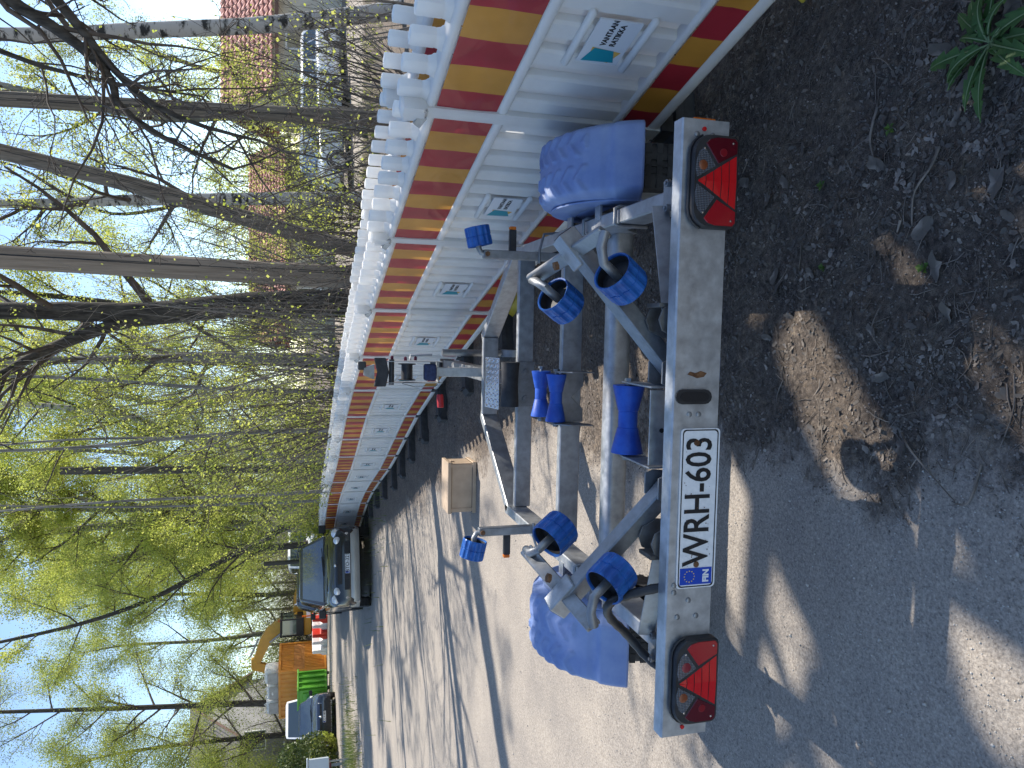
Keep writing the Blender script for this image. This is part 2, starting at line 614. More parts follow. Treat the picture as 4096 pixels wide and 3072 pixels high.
# licence plate
def plate(parent, w, h, loc, rz, text, sx, tsize, eu=True, name='licence_plate', band=None):
    b = B()
    r = h * .09
    o = []
    for cx, cz, a0 in ((w / 2 - r, h / 2 - r, 0), (-w / 2 + r, h / 2 - r, 90), (-w / 2 + r, -h / 2 + r, 180), (w / 2 - r, -h / 2 + r, 270)):
        for k in range(4):
            q = math.radians(a0 + k * 30)
            o.append((cx + r * math.cos(q), cz + r * math.sin(q)))
    b.prism(o, (0, 0, 0), (1, 0, 0), (0, 0, 1), (0, -.0025, 0))
    pl = b.obj(name, PLATE, parent, 0, loc=loc, rot=(0, 0, rz))
    t = h * .028
    i_ = [(x * (1 - .05 * h / w), z * .92) for x, z in o]
    j_ = [(x - math.copysign(t, x), z - math.copysign(t, z)) for x, z in i_]
    fr = B()
    n = len(o)
    fr.add([V(x, -.0030, z) for x, z in i_] + [V(x, -.0030, z) for x, z in j_], [(k, (k + 1) % n, n + (k + 1) % n, n + k) for k in range(n)])
    fr.obj('border', INK, pl)
    if eu:
        bw = w * .105
        e = B()
        e.box((-w / 2 + bw / 2 + h * .085, -.0031, 0), (bw, .0012, h * .82))
        eb = e.obj('country_band', PLBLUE, pl)
        st = B()
        for k in range(12):
            q = k * math.pi / 6
            cx, cz = -w / 2 + bw / 2 + h * .085 + math.cos(q) * bw * .33, h * .17 + math.sin(q) * bw * .33
            pts = []
            for m_ in range(10):
                rr = bw * (.055 if m_ % 2 == 0 else .024)
                a = math.pi / 2 + m_ * math.pi / 5
                pts.append(V(cx + rr * math.cos(a), -.0041, cz + rr * math.sin(a)))
            st.add(pts, [tuple(range(10))])
        st.obj('star_ring', STAR, eb)
        lettering('FIN', h * .205, eb, (-w / 2 + bw / 2 + h * .085, -.0040, -h * .26), (math.pi / 2, 0, 0), PLATE, 'country_letters', .0004, 1.0, .0012)
    lettering(text, tsize, pl, ((w * .048 if eu else 0), -.0036, 0), (math.pi / 2, 0, 0), INK, 'plate_characters', .0005, sx, tsize * .012)
    return pl

pl = plate(tr, .442, .118, (-.199, -.0012, .512), 0, 'WRH-603', .79, .108)
for x in (.182, -.155):
    B().lathe([(.0085, 0), (.0085, -.002), (.004, -.0045), (0, -.0045)], (x, -.0025, .012 if x > 0 else 0), (0, 1, 0), 10).obj('screw', RUST, pl, 40)
sc = B()
for k in range(46):
    x, z, r = rng.uniform(-.16, .2), rng.uniform(-.045, .045), rng.uniform(.0006, .0019)
    sc.add([V(x + r * math.cos(q) * rng.uniform(.6, 1.5), -.0043, z + r * math.sin(q)) for q in (0, 1.2, 2.5, 3.8, 5)], [tuple(range(5))])
sc.obj('chips', RUST, pl)

# tail lights
def tail_light(side):
    root = bpy.data.objects.new('tail_light', None)
    col.objects.link(root)
    root.parent = tr
    root.location = (side * .675, -.002, .5125)
    w, h = .120, .0665            # half sizes
    def outline(k, kk=0):
        o = []
        for cx, cz, r, a0 in ((w - .050, h - .050, .050, 0), (-w + .050, h - .050, .050, 90), (-w + .018, -h + .018, .018, 180), (w - .018, -h + .018, .018, 270)):
            for i in range(6):
                q = math.radians(a0 + i * 18)
                o.append((cx * 1 + (r - k) * math.cos(q), cz + (r - k) * math.sin(q)))
        return o
    hs = B()
    o0, o1 = outline(0), outline(.004)
    hs.loft([[V(p[0], y, p[1]) for p in o] for y, o in ((0, o0), (-.026, o0), (-.030, o1))])
    hs.obj('housing', BLACKP, root, 30)
    # triangle reflector, apex up, in five bars with a ridge
    T0, T1, zb = .012, .058, -.058
    for k in range(5):
        z0, z1 = zb + k * .0225, zb + k * .0225 + .0205
        def hw(z):
            return max(0.0015, (.052 - z) / (.052 - zb) * .069)
        t = B()
        t.add([V(-hw(z0), -.0305, z0), V(0, -.0335, z0), V(hw(z0), -.0305, z0), V(hw(z1), -.0305, z1), V(0, -.0335, z1), V(-hw(z1), -.0305, z1)], [(0, 1, 4, 5), (1, 2, 3, 4)])
        t.obj('triangle_reflector_bar', REDLENS, root)
    def lens(poly, m, name, pts=-.032):
        q = B()
        c = (sum(p[0] for p in poly) / len(poly), sum(p[1] for p in poly) / len(poly))
        a = [V(p[0], -.0302, p[1]) for p in poly]
        d = [V(c[0] + (p[0] - c[0]) * .96, pts, c[1] + (p[1] - c[1]) * .96) for p in poly]
        n = len(poly)
        q.add(a + d, [(i, (i + 1) % n, n + (i + 1) % n, n + i) for i in range(n)] + [tuple(range(n, 2 * n))])
        return q.obj(name, m, root)
    for s in (-1, 1):
        outer = (s == side)
        up = [(s * .008, .056), (s * .040, .002), (s * .087, .036), (s * .076, .050), (s * .055, .059), (s * .03, .0605)]
        lo = [(s * .046, -.004), (s * .075, -.060), (s * .104, -.060), (s * .113, -.052), (s * .113, .0), (s * .107, .022), (s * .096, .033)]
        if outer:
            lens(up, SMOKE, 'indicator_lens')
            lens(lo, REDDARK, 'brake_lens')
            bl = B()
            bl.lathe([(.013, 0), (.012, -.0008), (0, -.0010)], (s * .040, -.0320, .040), (0, 1, 0), 14)
            bl.obj('amber_bulb', ORANGEDK, root, 40)
            bl = B()
            bl.lathe([(.011, 0), (.010, -.0012), (0, -.0014)], (s * .075, -.0322, -.018), (0, 1, 0), 14)
            bl.obj('red_bulb', mat('brake_bulb', (.20, .006, .012), rough=.3), root, 40)
        else:
            lens(up, SMOKE, 'reversing_lens' if side > 0 else 'fog_lens')
            lens(lo, mat('red_side_lens', (0.34, 0.008, 0.014), rough=.15, coat=.5), 'side_lens')
            if side < 0:
                bl = B()
                bl.lathe([(.014, 0), (.012, -.0012), (0, -.0014)], (s * .045, -.0322, .034), (0, 1, 0), 14)
                bl.obj('red_bulb', mat('dim_red', (0.2, 0.02, 0.03), rough=.3), root, 40)
        for x, z in ((s * .082, .037), (s * .100, -.046)):
            B().lathe([(.0032, 0), (.0028, -.002), (0, -.0026)], (x, -.0318, z), (0, 1, 0), 10).obj('screw', CHROME, root, 40)
    lip = B()
    lip.tube([V(p[0], -.012, p[1]) for p in outline(-.003)[1:11]], .0032, 6)
    lip.obj('rubber_lip', BLACKP, root, 40)
    return root
tail_light(1)
tail_light(-1)
B().box((.842, .02, .53), (.008, .03, .065)).obj('side_reflector', ORANGE, tr, bevel=.002)

# frame: side rails, tow bar V, cross members
for s in (-1, 1):
    B().beam((s * .680, .235, ZT - .05), (s * .680, 2.02, ZT - .05), .05, .10).obj('side_rail', GALV, tr, bevel=.004)
    # telescopic stub that carries the light board
    B().beam((s * .680, .046, ZT + .005), (s * .680, .33, ZT - .045), .036, .07).obj('board_stub', GALV, tr, bevel=.003)
    cl = B()
    cl.box((s * .680, .215, ZT + .012), (.085, .075, .012))
    cl.box((s * .680, .215, ZT - .108), (.085, .075, .010))
    for dx in (-.036, .036):
        cl.tube([(s * .680 + dx, .215, ZT - .13), (s * .680 + dx, .215, ZT + .035)], .006, 8)
        cl.lathe([(.012, 0), (.012, .012), (0, .012)], (s * .680 + dx, .215, ZT + .018), (0, 0, 1), 6)
    cl.obj('clamp', GALV2, tr, bevel=.001)
    # diagonal flat braces
    B().beam((s * .655, .25, .528), (s * .33, .075, .572), .006, .05, (0, .35, 1)).obj('brace', GALV, tr, bevel=.001)
    B().beam((s * .680, 1.98, ZT - .05), (s * .235, 2.63, ZT - .05), .05, .10).obj('drawbar_arm', GALV, tr, bevel=.004)
    # U-bolts round the rail
    for y in (.62, .92):
        u = B()
        x0, x1 = s * .700, s * .647
        u.tube([(s * .712, y, ZT - .11), (s * .712, y, ZT + .0), (s * .706, y, ZT + .012), (s * .654, y, ZT + .012), (s * .648, y, ZT), (s * .648, y, ZT - .11)], .007, 8)
        u.obj('u_bolt', GALV2, tr, 50)
# axle with end plates
ax = B()
o = [(.045 * math.cos(q) * (abs(math.cos(q)) ** -.45 if abs(math.cos(q)) > .02 else 1), .045 * math.sin(q) * (abs(math.sin(q)) ** -.45 if abs(math.sin(q)) > .02 else 1)) for q in [math.radians(11 + k * 22.5) for k in range(16)]]
ax.loft([[V(x, .915 + p[0], .360 + p[1]) for p in o] for x in (-.72, .72)])
axl = ax.obj('axle', GALV, tr, 30)
for s in (-1, 1):
    g = B()
    g.prism([(-.14, .40), (.14, .40), (.05, .312), (-.05, .312)], (s * .66, .915, 0), (0, 1, 0), (0, 0, 1), (s * .008, 0, 0))
    g.obj('axle_bracket', GALV, axl)
for y, z0, z1 in ((1.245, .378, .47), (1.93, .385, .47), (2.575, .405, .50)):
    hw = .655 if y < 2 else .235
    B().box((0, y + .02, (z0 + z1) / 2), (2 * hw, .04, z1 - z0)).obj('cross_member', GALV, tr, bevel=.004)
B().beam((0, 2.50, .42), (0, 3.95, .44), .08, .10).obj('drawbar', GALV2, tr, bevel=.004)
cpl = B()
cpl.box((0, 4.02, .45), (.09, .22, .07))
cpl.lathe([(.045, -.05), (.045, .02), (.02, .04)], (0, 4.12, .45), (0, 0, 1), 14)
cpl.beam((0, 4.0, .50), (0, 4.16, .55), .04, .02)
cpl.obj('coupling', BLACKP, tr, 40)
jw = B()
jw.tube([(.12, 3.3, .13), (.12, 3.3, .62)], .024, 12)
jw.lathe([(.10, -.025), (.10, .025)], (.12, 3.3, .10), (1, 0, 0), 18)
jw.obj('jockey_wheel', GALV2, tr, 40)

# wheels and mudguards
def tyre_mesh(b, c, R, r_in, w, n=40):
    pr = [(r_in, -w * .42), (R * .86, -w * .52), (R * .96, -w * .46), (R, -w * .36)]
    for k in range(-2, 3):
        x = k * w * .14
        pr += [(R, x - w * .058), (R - .006, x - w * .05), (R - .006, x - w * .02), (R, x - w * .012)] if abs(k) < 2 else []
    pr += [(R, w * .36), (R * .96, w * .46), (R * .86, w * .52), (r_in, w * .42)]
    b.lathe(pr, c, (1, 0, 0), n, cap=False)
for s in (-1, 1):
    wr = bpy.data.objects.new('wheel', None)
    col.objects.link(wr)
    wr.parent = tr
    wr.location = (s * .875, .95, .285)
    t = B()
    tyre_mesh(t, (0, 0, 0), .285, .165, .17)
    for k in range(44):
        q = 2 * math.pi * k / 44
        R = Matrix.Rotation(q, 3, 'X')
        for x in (-.062, -.02, .02, .062):
            t.box(R @ V(x, 0, .2845), (.034, .022, .006), R)
    t.obj('tyre', RUBBER, wr, 40)
    r = B()
    r.lathe([(.168, -.06), (.16, -.03), (.10, -.02 * s), (.05, .01), (.03, .03 * s), (0, .03 * s)], (0, 0, 0), (1, 0, 0), 24)
    r.obj('rim', GALV, wr, 40)
    # mudguard: a rounded shell over the wheel with a shallow tread relief on the crown
    g = B()
    secs = []
    NA, NX = 120, 44
    for i in range(NA + 1):
        a = math.radians(19 + 166 * i / NA)          # 0 = straight back, 90 = up
        ca, sa = math.cos(a), math.sin(a)
        R0 = .365 + .018 * math.cos(2 * (a - math.pi / 2)) * -1 + (.010 if i < 12 else 0)
        ring = []
        for j in range(NX + 1):
            u = -1 + 2 * j / NX
            x = u * .145
            drop = .10 * max(0, abs(u) - .70) ** 2 / .09
            if abs(u) > .97:
                drop += .035
            R = R0 - drop + .012 * (1 - u * u)
            ang = math.degrees(a)
            if 50 < ang < 108 and .10 < abs(u) < .80:
                ph = ang / 10.5 + abs(abs(u) - .45) * 1.9 + (.5 if u > 0 else 0)
                f_ = ph - math.floor(ph)
                R += .009 * min(1, max(0, 1 - abs(f_ - .5) * 4.2) * 2)
            if 36 < ang < 40:
                R -= .004
            ring.append(V(x, -R * ca, R * sa))
        for xe, rr in ((.147, .045), (-.147, .045)):
            pass
        secs.append(ring)
    g.loft(secs, cap=False, closed=False)
    gm = g.obj('mudguard', GUARD, tr, 60, loc=(s * .885, .95, .300))
    sd = gm.modifiers.new('shell', 'SOLIDIFY')
    sd.thickness = .006
    # inner skirt and bracket
    k = B()
    pol = []
    for i in range(15):
        a = math.radians(18 + 144 * i / 14)
        pol.append((-.318 * math.cos(a), .318 * math.sin(a)))
    k.prism(pol + [(.26, .13), (-.26, .13)], (-s * .140, 0, .0), (0, 1, 0), (0, 0, 1), (s * .006, 0, 0))
    k.obj('inner_skirt', GUARD, gm)
    B().box((s * .735, .80, .50), (.09, .05, .008)).obj('mudguard_bracket', GALV, tr)
    B().box((s * .735, 1.10, .50), (.09, .05, .008)).obj('mudguard_bracket', GALV, tr)

# keel rollers
def cone_roller(c, w, r0, r1, name='keel_roller'):
    b = B()
    b.lathe([(r0 * .45, -w / 2), (r0, -w / 2), (r0 * .99, -w / 2 + .006), (r1 * 1.08, -w * .13), (r1, -w * .12), (r1, w * .12), (r1 * 1.08, w * .13), (r0 * .99, w / 2 - .006), (r0, w / 2), (r0 * .45, w / 2)], c, (1, 0, 0), 28)
    o = b.obj(name, BLUE, tr, 35)
    p = B()
    p.tube([V(c[0] - w / 2 - .022, c[1], c[2]), V(c[0] + w / 2 + .022, c[1], c[2])], .008, 8)
    for s in (-1, 1):
        p.lathe([(.014, 0), (.014, .010)], V(c[0] + s * (w / 2 + .012), c[1], c[2]), (s, 0, 0), 6)
    p.obj('axle_pin', GALV2, o, 40)
    return o
cone_roller((.008, .335, .572), .212, .050, .030)
cone_roller((-.008, 1.235, .497), .205, .044, .027)
cone_roller((-.004, 1.40, .512), .205, .044, .027)
for x, w_, r0 in ((.18, .075, .030), (-.172, .080, .030)):
    b = B()
    b.lathe([(r0 * .9, -w_ / 2), (r0, -w_ / 2 + .004), (r0, w_ / 2 - .004), (r0 * .9, w_ / 2)], (x, .075, .448), (1, 0, 0), 20)
    b.obj('rear_low_roller', BLUE_RIB, tr, 35)
cone_roller((.0, .10, .440), .17, .030, .018, 'rear_low_roller')
# bracket that carries the rear keel roller
k = B()
k.box((.008, .125, .560), (.215, .006, .085))
for s in (-1, 1):
    k.prism([(.0, .50), (.0, .602), (.03, .602), (.225, .592), (.235, .555), (.16, .52)], (.008 + s * .113, .122, 0), (0, 1, 0), (0, 0, 1), (s * .005, 0, 0))
k.obj('keel_roller_bracket', GALV, tr, bevel=.001)
B().lathe([(.007, 0), (.007, -.002)], (.0, .122, .565), (0, 1, 0), 10).obj('bracket_hole', INK, tr)
k = B()
for s in (-1, 1):
    k.prism([(-.06, -.10), (-.02, -.10), (.05, -.03), (.05, .045), (.0, .055), (-.06, .0)], (-.006 + s * .110, 1.20, .46), (0, 1, 0), (0, 0, 1), (s * .005, 0, 0))
k.prism([(-.108, .0), (.108, .0), (.108, -.10), (.05, -.10), (.0, -.045), (-.05, -.10), (-.108, -.10)], (-.006, 1.238, .472), (1, 0, 0), (0, 0, 1), (0, -.005, 0))
k.obj('middle_roller_bracket', GALV2, tr, bevel=.001)

# pivot shoes either side of the rear bracket
def shoe(s):
    b = B()
    for y in (.10, .185):
        b.prism([(-.035, -.04), (.035, -.04), (.04, .03), (.03, .055), (-.03, .055), (-.04, .03)], (s * .165, y, .525), (1, 0, 0), (0, 0, 1), (0, .006, 0))
    b.box((s * .165, .145, .484), (.075, .092, .006))
    o = b.obj('pivot_shoe', GALV2, tr, bevel=.001)
    B().lathe([(.015, 0), (.015, -.010), (.008, -.010), (.008, -.016), (0, -.016)], (s * .165, .098, .535), (0, 1, 0), 6).obj('pivot_bolt', RUST, o)
    return o
for s in (-1, 1):
    shoe(s)
    # triangular side bracket with a rusty bolt further out on the board
    b = B()
    b.prism([(-.045, -.06), (.045, -.06), (.052, .01), (.03, .055), (0, .066), (-.03, .055), (-.052, .01)], (s * .315, .070, .545), (1, 0, 0), (0, 0, 1), (0, .006, 0))
    b.prism([(-.045, -.06), (.045, -.06), (.052, .01), (.03, .055), (0, .066), (-.03, .055), (-.052, .01)], (s * .315, .150, .545), (1, 0, 0), (0, 0, 1), (0, .006, 0))
    b.beam((s * .355, .074, .585), (s * .355, .150, .585), .012, .05)
    sb = b.obj('side_bracket', mat('dull_brown_steel', (.10, .085, .07), (.2, .19, .18), rough=.6, metal=.5, scale=14), tr, bevel=.001)
    B().lathe([(.020, 0), (.020, -.004), (.012, -.004), (.012, -.014), (0, -.014)], (s * .315, .069, .548), (0, 1, 0), 6).obj('bolt', RUST, sb)

# swinging arms with rocking pairs of ribbed rollers
def ribbed_roller(c, axis, r, w, name, parent, hollow=True):
    c, axis = V(*c), V(*axis).normalized()
    a = V(0, 0, 1) if abs(axis.z) < .9 else V(1, 0, 0)
    e1 = axis.cross(a).normalized()
    e2 = axis.cross(e1)
    n = 48
    b = B()
    prof = [(r * .89, -w * .5 + .002), (r * .96, -w / 2), (r, -w / 2 + .005), (r, -w * .03), (r * .955, -w * .015), (r * .955, w * .015), (r, w * .03), (r, w / 2 - .005), (r * .96, w / 2), (r * .89, w / 2 - .002), (r * .87, w * .10), (r * .25, w * .06), (r * .25, -w * .06), (r * .87, -w * .10)]
    secs = []
    for j in range(n + 1):
        q = 2 * math.pi * j / n
        rib = 1.0 if (j // 2) % 2 == 0 else .925
        secs.append([c + axis * h + (e1 * math.cos(q) + e2 * math.sin(q)) * (rr * (rib if rr > r * .95 and abs(h) < w * .46 else 1)) for rr, h in prof])
    b.loft(secs, cap=False, closed=True)
    o = b.obj(name, BLUE_RIB, parent, 14)
    for s_ in (-1, 1):
        k_ = B()
        k_.lathe([(r * .868, 0), (r * .866, w * .30 * s_)], c + axis * (w * .11 * s_), axis, 24, cap=False)
        k_.lathe([(r * .868, 0), (r * .2, w * .02 * s_)], c + axis * (w * .12 * s_), axis, 24, cap=False)
        k_.obj('hollow_shade_lining', BLACKP, o, 40)  # black lining puts the shade of the roller's recess into colour
    return o
for s in (-1, 1):
    B().beam((s * .155, .145, .512), (s * .505, .255, .775), .052, .052, (0, 1, .2)).obj('swing_arm', GALV2, tr, bevel=.004)
    rk = B()
    p0, p1 = V(s * .548, .10, .765), V(s * .440, .50, .845)
    rk.beam(p0, p1, .016, .045, (s * .5, 0, .8))
    rocker = rk.obj('rocker', GALV2, tr, bevel=.003)
    # square socket where the arm meets the rocker
    k = B()
    c = V(s * .515, .265, .79)
    ad = V(s * .36, .1, .27).normalized()
    k.beam(c - ad * .05, c + ad * .055, .062, .062, (0, 1, .2))
    so = k.obj('arm_socket', GALV, rocker, bevel=.003)
    k = B()
    k.beam(c + ad * .056, c + ad * .058, .046, .046, (0, 1, .2))
    k.obj('socket_opening', INK, so)
    B().lathe([(.014, 0), (.014, .012), (0, .012)], c + V(-s * .045, .03, .04), V(-s * .3, 0, 1), 6).obj('bolt', RUST, so)
    axd = V(s * .50, -.34, .79).normalized()
    for c, pe in ((V(s * .425, .135, .700), p0), (V(s * .372, .430, .770), p1)):
        ribbed_roller(c, axd, .062, .086, 'hull_roller', tr)
        t = B()
        a = c + axd * .045
        t.tube([c - axd * .02, a, a + axd * .035, (a + axd * .06) * .6 + pe * .4, pe], [.014] * 5, 10)
        t.obj('roller_stem', GALV2, rocker, 60)
    # upright with the small roller and side marker lamp
    B().beam((s * .600, 1.305, ZT - .06), (s * .600, 1.305, .815), .036, .036, (0, 1, 0)).obj('upright', GALV2, tr, bevel=.003)
    u = B()
    u.tube([(s * .57, 1.285, .57), (s * .625, 1.285, .57), (s * .70, 1.32, .54), (s * .71, 1.33, .47)], .006, 8)
    u.obj('upright_u_bolt', GALV2, tr, 50)
    ur = V(s * .672, 1.30, .838)
    ua = V(s * .97, 0, .22)
    ribbed_roller(ur, ua, .054, .082, 'bow_side_roller', tr)
    t = B()
    t.tube([(s * .600, 1.305, .795), (s * .606, 1.303, .825), (s * .625, 1.301, .836), ur - ua * .01], .012, 10)
    t.obj('small_roller_stem', GALV2, tr, 60)
    B().lathe([(.011, 0), (.011, -.008), (0, -.008)], (s * .600, 1.287, .80), (0, 1, 0), 6).obj('bolt', RUST, tr)
    mk = B()
    mk.box((s * .660, 1.31, .685), (.10, .022, .030))
    mo = mk.obj('side_marker', BLACKP, tr, bevel=.003)
    B().box((s * .716, 1.31, .686), (.014, .024, .028)).obj('marker_lens', ORANGE, mo, bevel=.003)

# keel pad with chequer-plate step
k = B()
k.lathe([(.048, -.115), (.044, -.05), (.042, 0), (.044, .05), (.048, .115)], (0, 1.915, .515), (1, 0, 0), 20)
k.obj('keel_pad', RUBBER, tr, 40)
k = B()
k.box((0, 1.925, .432), (.235, .006, .105))
kb = k.obj('pad_bracket', GALV2, tr, bevel=.001)
for x in (-.075, .065):
    B().lathe([(.016, 0), (.015, -.007), (0, -.008)], (x, 1.922, .428), (0, 1, 0), 12).obj('bolt', GALV2, kb, 40)
k = B()
k.beam((0, 1.94, .565), (0, 2.10, .60), .27, .004)
st = k.obj('step_plate', CHROME, tr)
k = B()
for i in range(9):
    for j in range(6):
        x, t = -.12 + i * .03, .02 + j * .024
        c = V(x, 1.94 + t, .568 + t * .2188)
        R = Matrix.Rotation(math.radians(45 if (i + j) % 2 else -45), 3, 'Z')
        k.box(c, (.022, .007, .0035), R)
k.obj('tread_pattern', CHROME, st)

# winch post
wp = bpy.data.objects.new('winch_post', None)
col.objects.link(wp)
wp.parent = tr
wp.location = (.02, 2.66, 0)
DARKB = mat('navy_strap', (.012, .02, .06), (.03, .045, .11), rough=.7, scale=50, bump=.2)
B().beam((.0, 0, .44), (.0, .02, .80), .055, .055, (0, 1, 0)).obj('post', GALV, wp, bevel=.003)
k = B()
for s in (-1, 1):
    k.prism([(-.05, .74), (.05, .74), (.07, .95), (.03, 1.12), (-.03, 1.12), (-.05, .95)], (s * .062, 0, 0), (0, 1, 0), (0, 0, 1), (s * .004, 0, 0))
k.box((0, .03, .76), (.12, .08, .006))
k.obj('winch_frame', GALV, wp, bevel=.001)
k = B()
k.lathe([(.052, -.05), (.052, -.045), (.034, -.044), (.034, .044), (.052, .045), (.052, .05)], (0, .0, .95), (1, 0, 0), 20)
k.obj('winch_drum', BLACKP, wp, 40)
k = B()
k.lathe([(.016, -.075), (.016, .075)], (0, -.02, 1.045), (1, 0, 0), 12)
k.obj('cross_bar', BLACKP, wp, 40)
k = B()
k.box((0, -.03, .815), (.10, .06, .075))
k.obj('strap_roll', DARKB, wp, bevel=.012, seg=2)
k = B()
k.prism([(-.085, -.035), (0, -.052), (.085, -.035), (.085, .035), (0, .015), (-.085, .035)], (0, -.02, 1.115), (1, 0, 0), (0, 0, 1), (0, -.035, 0))
k.obj('bow_stop', RUBBER, wp, bevel=.004)
k = B()
k.prism([(-.045, 0), (.045, 0), (.022, .06), (-.022, .06)], (0, -.02, 1.145), (1, 0, 0), (0, 0, 1), (0, .05, 0))
k.obj('stop_mount', GALV2, wp)
B().box((.035, .02, 1.215), (.05, .05, .045)).obj('post_cap', BLACKP, wp, bevel=.004)
k = B()
k.tube([(.07, 0, .93), (.10, 0, .93), (.105, -.01, .80)], .007, 8)
k.tube([(-.07, .0, .98), (-.09, -.005, .90), (-.088, -.01, .78), (-.075, -.02, .765)], .003, 6)
k.obj('winch_crank', GALV2, wp, 50)
B().beam((-.10, .0, .77), (-.10, -.0, .785), .05, .03).obj('strap_hook', CHROME, wp)
REDP = mat('red_plastic', (.36, .015, .02), rough=.45)
k = B()
k.tube([(-.135, -.02, .752), (-.215, -.03, .748)], .020, 14)
k.obj('red_handle', REDP, wp, 40, bevel=.003)
k = B()
for x, z in ((.085, 1.04), (.08, .96), (.082, .90)):
    k.lathe([(.010, 0), (.010, .018), (.005, .024)], (x - .012, 0, z), (1, 0, 0), 6)
k.obj('bolt_heads', mat('maroon_caps', (.12, .01, .03), rough=.4), wp)

# wiring conduit arching over the left stub
k = B()
path = []
ctrl = [V(-.43, .05, .58), V(-.46, .09, .66), V(-.50, .14, .70), V(-.56, .19, .68), V(-.64, .24, .60), V(-.72, .23, .53), V(-.76, .16, .48), V(-.775, .06, .50)]
for i in range(len(ctrl) - 1):
    a, b_ = ctrl[i], ctrl[i + 1]
    pv, nx = ctrl[max(0, i - 1)], ctrl[min(len(ctrl) - 1, i + 2)]
    for t in [j / 5 for j in range(5)]:
        path.append(.5 * ((2 * a) + (b_ - pv) * t + (2 * pv - 5 * a + 4 * b_ - nx) * t * t + (3 * a - pv - 3 * b_ + nx) * t ** 3))
path.append(ctrl[-1])
k.tube(path, [.0125 if i % 2 else .0145 for i in range(len(path))], 10)
k.obj('cable_conduit', BLACKP, tr, 50)
# ------------------------------------------------------------------ plastic barrier fence
def stripe_mat():
    m = mat('red_gold_reflective_film', (.36, .012, .03), rough=.33, coat=.25)
    nt = m.node_tree
    N, Lk = nt.nodes, nt.links
    p = N['Principled BSDF']
    tc = N.new('ShaderNodeTexCoord')
    sx = N.new('ShaderNodeSeparateXYZ')
    Lk.new(tc.outputs['Object'], sx.inputs[0])
    a = N.new('ShaderNodeMath'); a.operation = 'MULTIPLY'; a.inputs[1].default_value = 1 / .1533 / 2
    Lk.new(sx.outputs[0], a.inputs[0])
    f = N.new('ShaderNodeMath'); f.operation = 'FRACT'
    Lk.new(a.outputs[0], f.inputs[0])
    g = N.new('ShaderNodeMath'); g.operation = 'GREATER_THAN'; g.inputs[1].default_value = .5
    Lk.new(f.outputs[0], g.inputs[0])
    nz = N.new('ShaderNodeTexNoise'); nz.inputs['Scale'].default_value = 5; nz.inputs['Detail'].default_value = 6
    Lk.new(tc.outputs['Object'], nz.inputs['Vector'])
    mx = N.new('ShaderNodeMix'); mx.data_type = 'RGBA'
    Lk.new(g.outputs[0], mx.inputs['Factor'])
    mx.inputs[6].default_value = (.40, .030, .046, 1)
    mx.inputs[7].default_value = (.60, .285, .05, 1)
    m2 = N.new('ShaderNodeMix'); m2.data_type = 'RGBA'; m2.blend_type = 'MULTIPLY'
    cr = N.new('ShaderNodeValToRGB')
    cr.color_ramp.elements[0].position = .3; cr.color_ramp.elements[0].color = (.8, .78, .76, 1)
    cr.color_ramp.elements[1].position = .7; cr.color_ramp.elements[1].color = (1.08, 1.08, 1.08, 1)
    Lk.new(nz.outputs['Fac'], cr.inputs[0])
    m2.inputs['Factor'].default_value = 1
    Lk.new(mx.outputs[2], m2.inputs[6]); Lk.new(cr.outputs[0], m2.inputs[7])
    Lk.new(m2.outputs[2], p.inputs['Base Color'])
    tr_ = N.new('ShaderNodeBsdfTranslucent')
    Lk.new(m2.outputs[2], tr_.inputs['Color'])
    ms = N.new('ShaderNodeMixShader'); ms.inputs[0].default_value = .22
    Lk.new(p.outputs[0], ms.inputs[1]); Lk.new(tr_.outputs[0], ms.inputs[2])
    Lk.new(ms.outputs[0], N['Material Output'].inputs['Surface'])
    return m
FILM = stripe_mat()
TEAL = mat('teal_print', (.01, .24, .30), rough=.4)
GOLDP = mat('gold_print', (.65, .38, .08), rough=.4)
PL = 1.38
PITCHX = .1533
FR = 0.0
# shared meshes
pb = B()
prof = [(-.050, .0), (-.045, .020), (-.034, .028), (.034, .028), (.045, .020), (.050, .0), (.045, -.02), (.034, -.028), (-.034, -.028), (-.045, -.02)]
pb.loft([[V(x * k, y * k, z) for x, y in prof] for z, k in ((.17, 1), (1.098, 1), (1.112, .95), (1.120, .80), (1.135, .72), (1.139, .76), (1.212, .76), (1.219, .69), (1.221, .45))])
PALE = pb.mesh('pale', WHITEP, 35)
def rail_mesh(z0, z1, dep, nm):
    b = B()
    zc, h = (z0 + z1) / 2, (z1 - z0) / 2
    o = [(dep + math.cos(q) * .016, zc + math.sin(q) * h) for q in [math.radians(a) for a in range(-90, 91, 22)]] + [(-dep + math.cos(q) * .016, zc + math.sin(q) * h) for q in [math.radians(a) for a in range(90, 271, 22)]]
    b.loft([[V(x, y, z) for y, z in o] for x in (.020, PL - .020)])
    return b.mesh(nm, WHITEP, 40)
RAILS = [('top_rail', rail_mesh(1.068, 1.106, .026, 'top_rail')), ('middle_rail', rail_mesh(.788, .832, .028, 'middle_rail')), ('lower_rail', rail_mesh(.322, .352, .026, 'lower_rail')), ('bottom_rail', rail_mesh(.142, .198, .026, 'bottom_rail'))]
def sheet_mesh(z0, z1, nm, sd):
    b = B()
    r = random.Random(sd)
    n, k = 36, 6
    rows = []
    for i in range(n + 1):
        x = .024 + (PL - .048) * i / n
        rows.append([V(x, .0365 + .0035 * math.sin(i * .55 + sd) * math.sin(math.pi * j / k) + r.uniform(-.0008, .0008), z0 + (z1 - z0) * j / k) for j in range(k + 1)])
    b.loft(rows, cap=False, closed=False)
    return b.mesh(nm, FILM, 80, fix=False)
